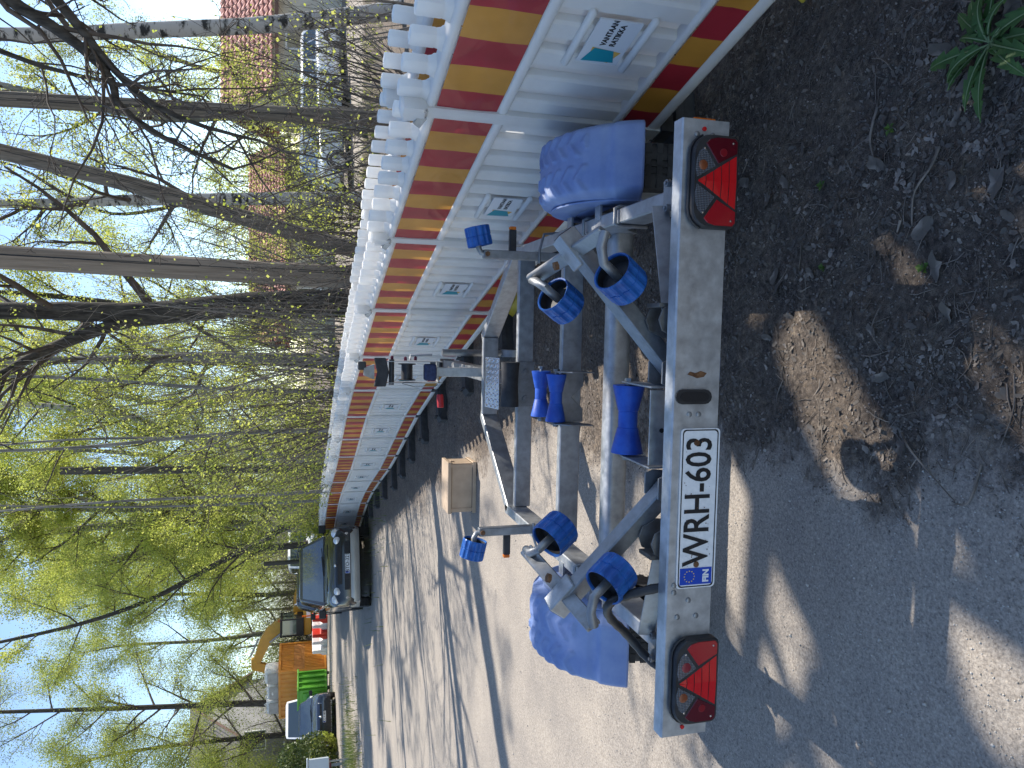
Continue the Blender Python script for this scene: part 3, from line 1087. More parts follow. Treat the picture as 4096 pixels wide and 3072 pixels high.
SHEETS = [('upper_striped_film', sheet_mesh(.834, 1.067, 'upper_striped_film', 1)), ('lower_striped_film', sheet_mesh(.199, .321, 'lower_striped_film', 2))]
wb = B()
wb.add([V(.02, -.004, .345), V(PL - .02, -.004, .345), V(PL - .02, -.004, .795), V(.02, -.004, .795)], [(0, 1, 2, 3)])
WEB = wb.mesh('web_sheet', WHITEP)
eb = B()
eo = [(-.024, -.03), (.024, -.03), (.030, 0), (.024, .046), (-.024, .046), (-.030, 0)]
eb.loft([[V(x * k, y * k, z) for x, y in eo] for z, k in ((.09, .9), (.10, 1), (1.10, 1), (1.115, 1.35), (1.19, 1.35), (1.20, 1.1))])
POST = eb.mesh('end_post', WHITEP, 35)
cb = B()
cb.box((0, .05, 1.125), (.05, .008, .035))
cb.beam((.02, .05, 1.115), (.05, .075, 1.14), .02, .03)
CLIP = cb.mesh('clip', GALV)
sb_ = B()
sb_.box((0, 0, 0), (.225, .006, .150))
SIGN = sb_.mesh('sign_plate', mat('sign_white', (.68, .69, .72), rough=.3, trans=.1))
hb = B()
hb.tube([V(-.145, 0, 0), V(-.135, 0, 0), V(.135, 0, 0), V(.145, 0, 0)], [.004, .014, .014, .004], 10)
HBAR = hb.mesh('sign_bar', WHITEP, 50)
lg = B()
lg.add([V(.036, .0, -.056), V(-.025, 0, -.034), V(-.032, 0, .037), V(.042, 0, .062)], [(0, 1, 2, 3)])
LOGO_T = lg.mesh('logo_shape', TEAL, fix=False)
lg = B()
lg.add([V(.041, .0, -.037), V(-.02, 0, -.062), V(-.035, 0, .046), V(.028, 0, .042)], [(0, 1, 2, 3)])
LOGO_G = lg.mesh('logo_underlay', GOLDP, fix=False)
def put(name, me, parent, loc=(0, 0, 0), rot=(0, 0, 0)):
    o = bpy.data.objects.new(name, me)
    col.objects.link(o)
    o.parent = parent
    o.location = loc
    o.rotation_euler = rot
    return o
TXT = {}
def shared_text(body, size, parent, loc, rot):
    if body not in TXT:
        o = lettering(body, size, parent, loc, rot, INK, 'lettering', .0004, 1.0, .0008, 'LEFT')
        TXT[body] = o.data
        return o
    return put('lettering', TXT[body], parent, loc, rot)
ORD = ['first', 'second', 'third', 'fourth', 'fifth', 'sixth', 'seventh', 'eighth', 'ninth', 'tenth', 'eleventh', 'twelfth', 'thirteenth', 'fourteenth', 'fifteenth', 'sixteenth', 'seventeenth']
def panel(p0, p1, label, group, front=True):
    d = V(p1[0] - p0[0], p1[1] - p0[1], 0)
    L = d.length
    z0 = -.055 * min(1, max(0, ((p0[1] + p1[1]) / 2 - 3) / 4))
    r = thing('plastic_barrier', label, 'barrier', (p0[0], p0[1], z0), math.atan2(d.y, d.x), group)
    r.scale = (L / PL, 1, 1)
    for k in range(9):
        x = PITCHX * (k + .5)
        put('pale', PALE, r, (x + rng.uniform(-.002, .002), 0, rng.uniform(-.004, .004)))
    put('end_post', POST, r, (.012, 0, 0))
    put('end_post', POST, r, (PL - .012, 0, 0))
    for n, me in RAILS:
        put(n, me, r)
    for n, me in SHEETS:
        put(n, me, r)
    put('web_sheet', WEB, r)
    if front:
        put('clip', CLIP, r, (.0, 0, 0))
        s = put('sign_plate', SIGN, r, (PL * .62, .034, .575))
        put('sign_bar', HBAR, r, (PL * .62, .034, .682))
        put('sign_bar', HBAR, r, (PL * .62, .034, .468))
        put('logo_underlay', LOGO_G, s, (.062, .0036, 0))
        put('logo_shape', LOGO_T, s, (.062, .0042, 0))
        shared_text('VANTAAN', .027, s, (.014, .0036, .016), (math.pi / 2, 0, math.pi))
        shared_text('RATIKKA', .027, s, (.014, .0036, -.016), (math.pi / 2, 0, math.pi))
    return r
J = [(1.55, .07), (1.314, 1.431), (1.077, 2.791), (.85, 4.17), (.592, 5.577), (.29, 6.93), (-.03, 8.28), (-.379, 9.60), (-.75, 10.75), (-1.10, 11.80), (-1.44, 12.90), (-1.83, 14.40), (-2.25, 15.95), (-2.73, 17.45), (-3.26, 18.75), (-3.78, 20.0)]
for i in range(len(J) - 1):
    extra = {1: ', nearest the dandelion', 2: ', by the wheel', 3: ', by the roller'}.get(i, '')
    panel(J[i], J[i + 1], 'white barrier with red and gold bands, %s in the front row%s' % (ORD[i], extra), 'front row of white barrier panels')
JB = []
for i in range(len(J)):
    a, b = J[max(0, i - 1)], J[min(len(J) - 1, i + 1)]
    d = V(b[0] - a[0], b[1] - a[1], 0).normalized()
    JB.append((J[i][0] + d.y * .36 + d.x * .55, J[i][1] - d.x * .36 + d.y * .55))
for i in range(len(J) - 1):
    panel(JB[i], JB[i + 1], 'white barrier in the hidden rear row, %s from the near end' % ORD[i], 'rear row of white barrier panels', False)
# rubber feet under the joints
FOOT = B()
FOOT.loft([[V(x, y, z) for x, y in ((-.09 * k, -.36 * k), (.09 * k, -.36 * k), (.09 * k, .40 * k), (-.09 * k, .40 * k))] for z, k in ((0, 1), (.07, 1), (.10, .88), (.10, .85))])
FOOTM = FOOT.mesh('foot_block', RUBBER)
SOCK = B()
SOCK.box((0, 0, .125), (.10, .10, .06))
SOCKM = SOCK.mesh('socket', RUBBER)
HND = B()
HND.tube([(-.05, .35, .10), (-.05, .35, .125), (.05, .35, .125), (.05, .35, .10)], .008, 8)
HNDM = HND.mesh('handle', RUBBER)
for i in range(2, len(J)):
    a, b = J[i - 1], J[min(len(J) - 1, i + 1)]
    f = thing('ballast_block', 'black rubber foot block under the %s joint of the front fence row' % ORD[i - 1], 'barrier foot', (J[i][0], J[i][1], gz(*J[i]) - .01), math.atan2(b[1] - a[1], b[0] - a[0]), 'rubber feet of the barrier fence')
    put('foot_block', FOOTM, f)
    put('socket', SOCKM, f)
    put('handle', HNDM, f)
YEL = mat('yellow_plastic', (.55, .40, .03), (.42, .30, .03), rough=.5, scale=8)
for k, (p0, p1, lb) in enumerate((((1.43, 1.35), (1.29, 2.05), 'yellow plastic cable ramp lying under the nearest white fence panel'), ((.70, 4.95), (.46, 6.05), 'yellow plastic cable ramp lying under the fence beyond the trailer frame'))):
    b = B()
    q0, q1 = V(*p0, .03), V(*p1, .03)
    t = (q1 - q0).normalized()
    sd = V(t.y, -t.x, 0)
    b.loft([[p - sd * .07 - V(0, 0, .035), p - sd * .03 + V(0, 0, .015), p + sd * .03 + V(0, 0, .015), p + sd * .07 - V(0, 0, .035)] for p in (q0, q1)])
    o = b.obj('cable_ramp', YEL, None, bevel=.004)
    tag(o, lb, 'cable ramp')

# ------------------------------------------------------------------ box on the gravel
CARD = mat('tan_board', (.36, .27, .19), (.46, .35, .25), rough=.75, scale=6, detail=8, bump=.05)
bx = thing('tan_box', 'tan wooden box with raised rims standing on the gravel beyond the trailer', 'box', (-.955, 6.86, gz(-.95, 6.86)), math.radians(-3))
B().box((0, 0, .135), (.455, .30, .20)).obj('body', CARD, bx, bevel=.003)
B().box((0, 0, .252), (.478, .325, .034)).obj('top_rim', CARD, bx, bevel=.004)
B().box((0, 0, .019), (.478, .325, .036)).obj('bottom_rim', CARD, bx, bevel=.004)
for x in (-.205, .205):
    B().box((x, -.152, .135), (.03, .008, .198)).obj('corner_batten', CARD, bx, bevel=.002)
B().box((.231, -.02, .21), (.012, .06, .03)).obj('side_handle', CARD, bx, bevel=.003)
for z in (.2335, .0385):
    B().box((0, 0, z), (.462, .308, .005)).obj('rim_joint', mat('dark_seam', (.06, .045, .03), rough=.9), bx)

# ------------------------------------------------------------------ road vehicles
GLASS = mat('tinted_glass', (.02, .03, .035), rough=.06, spec=.8, coat=.5)
GLASS_S = mat('sky_reflecting_glass', (.03, .045, .055), rough=.05, spec=1.0, coat=1.0)
def paint(name, c, rough=.28, metal=.0):
    return mat(name, c, tuple(x * .85 for x in c), rough=rough, metal=metal, coat=.7, scale=3)
HLAMP = mat('headlamp', (.62, .64, .66), (.8, .8, .82), rough=.12, coat=1, metal=.3, scale=40)
def inset(f, u0, u1, v0, v1, off):
    a, b, c, d = f
    n = (b - a).cross(d - a).normalized()
    P = lambda u, v: (a * (1 - u) + b * u) * (1 - v) + (d * (1 - u) + c * u) * v + n * off
    return [P(u0, v0), P(u1, v0), P(u1, v1), P(u0, v1)]
def slab(b, q, th=.004):
    n = (q[1] - q[0]).cross(q[3] - q[0]).normalized()
    b.add([p - n * .02 for p in q] + [p + n * th for p in q], [(3, 2, 1, 0), (4, 5, 6, 7), (0, 1, 5, 4), (1, 2, 6, 5), (2, 3, 7, 6), (3, 0, 4, 7)])
def vehicle(name, label, cat, loc, rz, P):
    """front towards local -y"""
    r = thing(name, label, cat, loc, rz, P.get('group'))
    body_m = P['paint']
    b = B()
    secs = []
    for y, hw, zb, zs, zt, hwt in P['secs']:
        half = [(hw * .90, zb), (hw * .985, zb + .10), (hw, (zb + zs) * .5), (hw * .985, zs - .06), (hw * .93, zs), (hwt, zt - .015), (hwt * .5, zt)]
        secs.append([V(x, y, z) for x, z in half] + [V(-x, y, z) for x, z in reversed(half)])
    b.loft(secs)
    body = b.obj('body', body_m, r, 32)
    # greenhouse
    g = P['green']
    ys0, ys1, yr1, yr0 = g['y']
    zb, zr = g['zb'], g['zr']
    hb_, hr = g['hb'], g['hr']
    base = [V(hb_, ys0, zb), V(hb_, yr0, zb + g.get('rise', 0)), V(-hb_, yr0, zb + g.get('rise', 0)), V(-hb_, ys0, zb)]
    top = [V(hr, ys1, zr), V(hr, yr1, zr), V(-hr, yr1, zr), V(-hr, ys1, zr)]
    crown = [V(hr * .80, ys1 + .12, zr + .05), V(hr * .80, yr1 - .10, zr + .05), V(-hr * .80, yr1 - .10, zr + .05), V(-hr * .80, ys1 + .12, zr + .05)]
    c = B()
    c.loft([base, top, crown])
    c.obj('cabin', P.get('roof', body_m), r, 30, bevel=.03, seg=2)
    w = B()
    f = [base[3], base[0], top[0], top[3]]
    slab(w, inset(f, .05, .95, .05, .92, .004))
    ws = w.obj('windscreen', GLASS_S, r)
    for s in (0, 1):
        f = [base[0], base[1], top[1], top[0]] if s == 0 else [base[2], base[3], top[3], top[2]]
        for u0, u1 in g['side']:
            if s:
                u0, u1 = 1 - u1, 1 - u0
            w = B()
            slab(w, inset(f, u0, u1, .10, .88, .004))
            w.obj('side_window', GLASS, r)
    w = B()
    slab(w, inset([base[1], base[2], top[2], top[1]], .08, .92, .15, .9, .004))
    w.obj('rear_window', GLASS, r)
    # wheels
    for y in P['axles']:
        for s in (-1, 1):
            wr = bpy.data.objects.new('wheel', None)
            col.objects.link(wr)
            wr.parent = r
            wr.location = (s * (P['hw'] - .10), y, P['wr'])
            t = B()
            tyre_mesh(t, (0, 0, 0), P['wr'], P['wr'] * .62, .22, 28)
            t.obj('tyre', RUBBER, wr, 40)
            k = B()
            k.lathe([(P['wr'] * .62, s * .05), (P['wr'] * .58, s * .075), (P['wr'] * .2, s * .085), (0, s * .09)], (0, 0, 0), (1, 0, 0), 18)
            k.obj('rim', GALV, wr, 40)
            k = B()
            k.lathe([(P['wr'] * 1.16, -.10), (P['wr'] * 1.16, .075), (P['wr'] * 1.0, .08)], (s * (P['hw'] - .075), y, P['wr'] + .02), (s, 0, 0), 24, cap=False)
            k.lathe([(P['wr'] * 1.12, 0)] * 1 + [(0, 0)], (s * (P['hw'] - .14), y, P['wr'] + .02), (s, 0, 0), 24)
            k.obj('wheel_arch', RUBBER, body, 40)
    def wrap(z0, z1, xs, m, nm, out=.0, th=.03, par=r, zlip=0):
        q = B()
        fr = P['front']
        def yf(x):
            ax_ = abs(x)
            for (x0, y0), (x1, y1) in zip(fr, fr[1:]):
                if x0 <= ax_ <= x1:
                    return y0 + (y1 - y0) * (ax_ - x0) / (x1 - x0)
            return fr[-1][1]
        rows = []
        n = 16
        for i in range(n + 1):
            x = xs[0] + (xs[1] - xs[0]) * i / n
            y = yf(x) - out
            rows.append([V(x, y + th + .1, z0), V(x, y + zlip, z0), V(x, y, (z0 + z1) / 2), V(x, y + zlip, z1), V(x, y + th + .1, z1)])
        q.loft(rows)
        return q.obj(nm, m, par, 40)
    for (z0, z1, xs, m, nm, out, lip) in P['wraps']:
        wrap(z0, z1, xs, m, nm, out, .03, r, lip)
    for (x, y, z, rad, m, nm) in P['lamps']:
        for s in (-1, 1):
            k = B()
            k.lathe([(rad, .05), (rad, -.012), (rad * .8, -.026), (0, -.032)], (s * x, y, z), (s * .18, 1, 0), 18)
            k.obj(nm, m, r, 40)
    for (x0, x1, z0, z1, y, m, nm) in P.get('hlamps', []):
        for s in (-1, 1):
            k = B()
            a = [V(s * x0, y, z0), V(s * x1, y + .20, z0 + .05), V(s * x1, y + .26, z1 + .03), V(s * x0, y + .03, z1)]
            slab(k, a if s > 0 else a[::-1], .015)
            k.obj(nm, m, r)
    for s in (-1, 1):
        k = B()
        mx, my, mz, ms = P['mirror']
        k.box((s * mx, my, mz), (ms[0], .09, ms[1]))
        k.beam((s * (mx - .14), my + .05, mz - .04), (s * mx, my, mz - .03), .05, .04)
        k.obj('mirror', P.get('mirror_m', BLACKP), r, bevel=.02, seg=2)
    if 'plate' in P:
        px, py, pz, tx = P['plate']
        plate(r, .442, .118, (px, py, pz), 0, tx, 1.0, .112)
    k = B()
    for s in (-1, 1):
        k.beam((s * .1 - .05, ys0 - .02, zb + .03), (s * .1 + .42, ys0 + .03, zb + .07), .015, .02)
    k.obj('wiper', BLACKP, ws)
    return r
def suv_params():
    pa = paint('dark_charcoal_paint', (.012, .014, .017), .22)
    silver = paint('warm_silver_cladding', (.40, .38, .34), .4, .4)
    return dict(paint=pa, hw=.92, wr=.345,
        secs=[(0.0, .80, .36, .66, .72, .60), (.05, .85, .30, .78, .84, .66), (.22, .90, .26, .88, .94, .70), (.60, .92, .26, .95, 1.02, .74), (1.15, .92, .26, .99, 1.08, .78), (2.6, .925, .26, 1.02, 1.06, .80), (4.1, .92, .26, 1.04, 1.06, .80), (4.4, .87, .34, 1.0, 1.04, .7), (4.5, .80, .42, .9, .95, .6)],
        green=dict(y=(1.10, 1.88, 3.95, 4.40), zb=1.05, zr=1.60, hb=.84, hr=.66, side=((.13, .36), (.39, .66), (.69, .92))),
        axles=(.86, 3.48), front=[(0, -.02), (.60, -.01), (.80, .03), (.88, .16), (.94, .40)],
        wraps=[(.30, .50, (-.93, .93), silver, 'silver_bumper', .045, .03), (.52, .64, (-.55, .55), BLACKP, 'bumper_intake', .012, .0), (.70, .80, (-.42, .42), BLACKP, 'grille', .004, .0)],
        lamps=[(.57, .045, .80, .085, HLAMP, 'headlamp'), (.74, .12, .83, .10, HLAMP, 'headlamp'), (.70, .03, .585, .06, mat('fog_lamp', (.5, .42, .36), rough=.15, coat=1), 'fog_lamp'), (.0, -.012, .845, .03, CHROME, 'badge')],
        mirror=(1.02, 1.45, 1.10, (.20, .17)), plate=(.03, -.075, .575, 'BTO-321'))
suv = vehicle('suv', 'black sport utility car with silver bumper parked past the fence end', 'car', (-4.16, 17.35, .0), math.radians(18), suv_params())
bs = B()
for x in (-.38, .38):
    bs.box((x, .55, 1.008), (.32, .045, .012))
bs.obj('bonnet_vent', BLACKP, suv)
rk = B()
for s in (-1, 1):
    rk.tube([(s * .58, 2.1, 1.66), (s * .58, 2.2, 1.70), (s * .58, 3.8, 1.71), (s * .58, 3.9, 1.66)], .016, 8)
rk.obj('roof_rail', BLACKP, suv, 40)
def van_params(pc, L=5.0, plate_=None, H=2.0):
    return dict(paint=pc, roof=pc, hw=.98, wr=.33,
        secs=[(0.0, .86, .34, .72, .80, .66), (.06, .92, .26, .86, .93, .72), (.35, .97, .24, 1.00, 1.08, .80), (.95, .98, .24, 1.10, 1.20, .84), (2.0, .985, .24, 1.12, 1.16, .86), (L - .2, .98, .24, 1.12, 1.16, .86), (L, .95, .32, 1.10, 1.14, .84)],
        green=dict(y=(.78, 1.50, L - .10, L - .02), zb=1.14, zr=H - .08, hb=.955, hr=.84, side=((.07, .22), (.25, .5), (.55, .9))),
        axles=(.92, L - 1.05), front=[(0, -.02), (.62, -.01), (.86, .03), (.94, .18), (1.0, .40)],
        wraps=[(.28, .55, (-.96, .96), BLACKP, 'bumper', .03, .02), (.62, .74, (-.5, .5), BLACKP, 'grille', .0, .0)],
        lamps=[(0, -.03, .68, .06, CHROME, 'badge')], hlamps=[(.52, .88, .68, .90, -.01, HLAMP, 'headlamp')],
        mirror=(1.16, 1.05, 1.26, (.20, .30)), mirror_m=BLACKP, **({'plate': (0, -.06, .45, plate_)} if plate_ else {}))
VWHITE = paint('white_van_paint', (.74, .75, .76), .3)
def estate_params(pc, plate_=None, roof=None):
    return dict(paint=pc, roof=roof or pc, hw=.91, wr=.32,
        secs=[(0.0, .78, .30, .58, .64, .58), (.06, .86, .22, .68, .74, .66), (.30, .90, .2, .78, .84, .70), (1.05, .91, .2, .88, .95, .76), (2.5, .915, .2, .92, .96, .78), (4.2, .91, .2, .94, .98, .78), (4.55, .86, .3, .9, .95, .7), (4.65, .8, .4, .8, .85, .6)],
        green=dict(y=(1.02, 1.80, 3.9, 4.5), zb=.93, zr=1.42, hb=.82, hr=.62, side=((.12, .40), (.43, .70), (.73, .92))),
        axles=(.85, 3.55), front=[(0, -.02), (.55, -.01), (.78, .03), (.87, .18), (.92, .40)],
        wraps=[(.20, .46, (-.86, .86), BLACKP, 'lower_bumper', .02, .02), (.56, .63, (-.48, .48), BLACKP, 'grille', .006, .0)],
        lamps=[(0, -.035, .60, .055, CHROME, 'badge')], hlamps=[(.50, .82, .57, .70, .0, HLAMP, 'headlamp')],
        mirror=(1.0, 1.35, .98, (.20, .14)), **({'plate': (0, -.055, .45, plate_)} if plate_ else {}))
vehicle('estate_car', 'dark blue estate car parked in front of the white panel van', 'car', (-13.55, 31.0, .27), math.radians(24), estate_params(paint('dark_blue_paint', (.035, .05, .09), .2), 'CCY-805'))
vehicle('panel_van', 'white panel van parked directly behind the dark blue estate car', 'van', (-16.0, 36.7, .27), math.radians(24), van_params(VWHITE, 5.0, None, 2.15))
wv = vehicle('panel_van', 'white van half hidden behind the black sport utility car', 'van', (-6.55, 31.5, .27), math.radians(18), van_params(VWHITE, 4.6, None, 1.95))
wv.scale = (1, 1, 1.0)
dk = vehicle('estate_car', 'dark car with roof rails behind the black sport utility car', 'car', (-6.55, 25.0, .12), math.radians(18), estate_params(paint('deep_black_paint', (.012, .012, .015), .2)))
dk.scale = (1, 1, 1.13)
rk = B()
for s in (-1, 1):
    rk.tube([(s * .52, 2.0, 1.44), (s * .52, 2.1, 1.52), (s * .52, 3.6, 1.52), (s * .52, 3.7, 1.44)], .018, 8)
rk.obj('roof_rail', CHROME, dk, 40)
# cars in the yard behind the trees
vehicle('estate_car', 'white car parked in the yard seen between birch and straight pole', 'car', (8.3, 25.4, .18), math.radians(-66), estate_params(VWHITE))
vehicle('estate_car', 'light blue-grey car parked in the yard beside the leaning pole', 'car', (5.8, 23.9, .17), math.radians(-70), estate_params(paint('pale_blue_paint', (.42, .50, .58), .25)))
vehicle('estate_car', 'silver car parked in the yard behind the plain utility pole', 'car', (6.6, 27.5, .21), math.radians(-66), estate_params(paint('silver_paint', (.55, .57, .58), .25, .3)))
# ------------------------------------------------------------------ work site beyond the road
ORC = mat('orange_container_paint', (.62, .25, .03), (.50, .17, .02), rough=.5, scale=2, detail=8, pos=(.4, .8))
def corrugated(p0, p1, z0, z1, pitch, depth, m, parent, name):
    p0, p1 = V(*p0, 0), V(*p1, 0)
    t = (p1 - p0).normalized()
    n = V(t.y, -t.x, 0)
    L = (p1 - p0).length
    k = max(2, int(L / pitch))
    pts = []
    for i in range(k):
        a = L * i / k
        w = L / k
        for f, d in ((0, 0), (.35, 0), (.5, -depth), (.85, -depth)):
            pts.append(p0 + t * (a + w * f) + n * d)
    pts.append(p1)
    b = B()
    b.loft([[p + V(0, 0, z) for p in pts] for z in (z0, z1)], cap=False, closed=False)
    o = b.obj(name, m, parent)
    s = o.modifiers.new('sheet', 'SOLIDIFY')
    s.thickness = .01
    return o
co = thing('storage_container', 'orange corrugated steel container with white sacks on its roof', 'container', (-15.8, 42.3, .27), math.radians(-17.5))
# local: near corner at the origin, end wall along +y, long wall along -x
corrugated((0, 0), (0, 2.44), .16, 2.52, .13, .03, ORC, co, 'end_wall')
corrugated((-2.99, 0), (0, 0), .16, 2.52, .28, .036, ORC, co, 'long_wall')
corrugated((0, 2.44), (-2.99, 2.44), .16, 2.52, .28, .036, ORC, co, 'back_wall')
corrugated((-2.99, 2.44), (-2.99, 0), .16, 2.52, .13, .03, ORC, co, 'far_end_wall')
B().box((-1.495, 1.22, 2.55), (2.97, 2.42, .05)).obj('roof_sheet', ORC, co)
for x in (0, -2.99):
    for y in (0, 2.44):
        B().box((x, y, 1.31), (.12, .12, 2.58)).obj('corner_post', ORC, co, bevel=.01)
for y in (0, 2.44):
    for z in (.09, 2.54):
        B().box((-1.495, y, z), (2.86, .10, .12)).obj('side_beam', ORC, co)
for x in (0, -2.99):
    for z in (.09, 2.54):
        B().box((x, 1.22, z), (.10, 2.31, .12)).obj('end_beam', ORC, co)
B().box((.004, 1.24, 1.5), (.012, 2.25, .58)).obj('patched_sheet', mat('weathered_patch', (.36, .12, .03), (.55, .24, .05), rough=.7, scale=5, detail=8, stretch=(1, 6, .6)), co)
SACK = mat('white_sack', (.70, .69, .66), (.55, .53, .50), rough=.8, scale=5, bump=.2)
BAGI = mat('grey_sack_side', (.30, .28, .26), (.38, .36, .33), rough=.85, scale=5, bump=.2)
def sack(loc, sz, lb, rz, name='bulk_sack'):
    r = thing(name, lb, 'sack', loc, rz, 'white bulk sacks on the container roof')
    b = B()
    secs = []
    for z, k in ((0, .92), (.08, 1), (.55, 1.03), (.9, .97), (1.0, .8), (1.05, .35)):
        secs.append([V(sz[0] * .5 * k * math.copysign(abs(math.cos(q)) ** .5, math.cos(q)) + rng.uniform(-.02, .02), sz[1] * .5 * k * math.copysign(abs(math.sin(q)) ** .5, math.sin(q)) + rng.uniform(-.02, .02), z * sz[2] + rng.uniform(-.02, .02)) for q in [2 * math.pi * i / 20 for i in range(20)]])
    b.loft(secs)
    b.obj('sack_body', SACK, r, 60)
    k = B()
    for s in (-1, 1):
        k.tube([(s * sz[0] * .4, -sz[1] * .4, sz[2] * .9), (s * sz[0] * .3, -sz[1] * .42, sz[2] * 1.18), (s * sz[0] * .1, -sz[1] * .40, sz[2] * 1.0)], .025, 6)
    k.obj('lifting_loop', SACK, r)
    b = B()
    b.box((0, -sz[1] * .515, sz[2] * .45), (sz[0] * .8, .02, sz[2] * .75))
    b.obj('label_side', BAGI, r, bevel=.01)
    return r
cz_ = 2.85
def on_container(lx, ly):
    q = math.radians(-17.5)
    return (-15.8 + lx * math.cos(q) - ly * math.sin(q), 42.3 + lx * math.sin(q) + ly * math.cos(q), cz_)
sack(on_container(-.45, .62), (.85, 1.0, .72), 'white bulk sack at the near corner of the orange container roof', math.radians(-17))
sack(on_container(-1.42, .60), (.95, 1.0, .62), 'white bulk sack in the middle of the orange container roof', math.radians(-14))
sack(on_container(-2.42, .62), (.92, 1.0, .66), 'white bulk sack at the far left end of the orange container roof', math.radians(-19))
# green skip
GRN = mat('bright_green_paint', (.13, .42, .03), (.10, .34, .03), rough=.45, scale=2)
gk = thing('green_skip', 'bright green steel waste bin beside the dark blue car', 'waste bin', (-15.05, 37.6, .27), math.radians(-17))
b = B()
b.loft([[V(x, y, z) for x, y in ((-1.15 - e, -e), (e, -e), (e, 1.5 + e), (-1.15 - e, 1.5 + e))] for z, e in ((.14, -.03), (1.5, 0))])
b.obj('bin_body', GRN, gk)
for y in (.15, .55, .95, 1.35):
    B().box((.035, y, .85), (.07, .10, 1.24)).obj('side_rib', GRN, gk, bevel=.01)
B().box((-.575, .75, 1.53), (1.30, 1.66, .08)).obj('top_rim', GRN, gk, bevel=.01)
B().box((-.575, -.02, .82), (.85, .05, .98)).obj('front_panel', GRN, gk, bevel=.01)
for y in (.2, 1.3):
    for x in (-.1, -1.05):
        B().lathe([(.09, -.03), (.09, .03)], (x, y, .08), (1, 0, 0), 12).obj('castor', BLACKP, gk)
# excavator
CATY = mat('machine_yellow', (.60, .33, .04), (.52, .28, .04), rough=.4, scale=3)
ex = thing('excavator', 'yellow tracked excavator with raised bent boom behind the orange container', 'excavator', (-13.9, 46.5, .27), math.radians(0))
for s in (-1, 1):
    tk = B()
    o = [(-1.5, .35), (-1.3, .08), (1.3, .08), (1.5, .35), (1.35, .68), (-1.35, .68)]
    tk.prism(o, (s * .95 - .22, 0, 0), (0, 1, 0), (0, 0, 1), (.44, 0, 0))
    tk.obj('track', RUBBER, ex, bevel=.04)
b = B()
b.prism([(-.9, .82), (1.6, .82), (1.75, 1.1), (1.75, 1.75), (.2, 1.85), (.2, 1.3), (-.9, 1.25)], (-1.05, 0, 0), (0, 1, 0), (0, 0, 1), (2.1, 0, 0))
b.obj('engine_house', CATY, ex, bevel=.05, seg=2)
cabE = bpy.data.objects.new('cab', None)
col.objects.link(cabE)
cabE.parent = ex
cabE.location = (-.45, -.55, 1.25)
def cab_frame():
    b = B()
    h, w, d = 1.25, .96, 1.25
    for x in (-w / 2, w / 2):
        for y in (-d / 2, d / 2):
            b.beam((x, y, 0), (x, y, h), .08, .08, (0, 1, 0))
        b.beam((x, 0, 0), (x, 0, h), .06, .06, (0, 1, 0))
    b.box((0, 0, h + .04), (w + .12, d + .12, .10))
    b.box((0, 0, .22), (w + .02, d + .02, .44))
    return b.obj('cab_frame', BLACKP, cabE, bevel=.01)
cab_frame()
for x in (-.485, .485):
    B().box((x, 0, .82), (.012, 1.15, .78)).obj('cab_pane', mat('green_cab_glass', (.10, .14, .12), rough=.08, spec=1, coat=.5), cabE)
for y in (-.632, .632):
    B().box((0, y, .82), (.86, .012, .78)).obj('cab_pane', MATS['green_cab_glass'], cabE)
B().lathe([(.07, 0), (.07, .10), (.05, .15), (0, .16)], (.25, 0, 1.34), (0, 0, 1), 12).obj('beacon', ORANGE, cabE, 40)
def girder(pts, ws, d, parent, name):
    b = B()
    secs = []
    for i, p in enumerate(pts):
        a = V(*pts[max(0, i - 1)])
        c = V(*pts[min(len(pts) - 1, i + 1)])
        t = (c - a).normalized()
        n = V(-t.z, 0, t.x)
        q = V(*p)
        secs.append([q + n * ws[i] + V(0, d, 0), q - n * ws[i] + V(0, d, 0), q - n * ws[i] - V(0, d, 0), q + n * ws[i] - V(0, d, 0)])
    b.loft(secs)
    return b.obj(name, CATY, parent, bevel=.02)
bm_ = girder([(-.2, -.1, 1.55), (-.55, -.1, 2.6), (-.95, -.1, 3.15), (-1.5, -.1, 3.5), (-2.65, -.1, 3.95)], [.30, .34, .36, .32, .22], .2, ex, 'boom')
girder([(-2.4, -.1, 4.12), (-2.85, -.1, 4.05), (-3.12, -.1, 3.3), (-3.2, -.1, 2.2)], [.14, .28, .24, .14], .16, ex, 'stick')
lettering('CAT', .36, bm_, (-1.75, -.275, 3.58), (math.pi / 2, math.radians(20), 0), INK, 'logo_letters', .004, 1.0, .01)
k = B()
k.tube([(-.75, -.3, 2.2), (-1.5, -.3, 3.2)], .06, 10)
k.tube([(-1.3, -.1, 3.85), (-2.3, -.1, 4.3)], .06, 10)
k.obj('hydraulic_cylinder', GALV, ex, 40)
bk = B()
bk.prism([(-.5, 0), (.4, .1), (.45, -.5), (.1, -.75), (-.4, -.55)], (-3.15, -.55, 1.95), (1, 0, 0), (0, 0, 1), (0, .9, 0))
bk.obj('bucket', GALV2, ex)
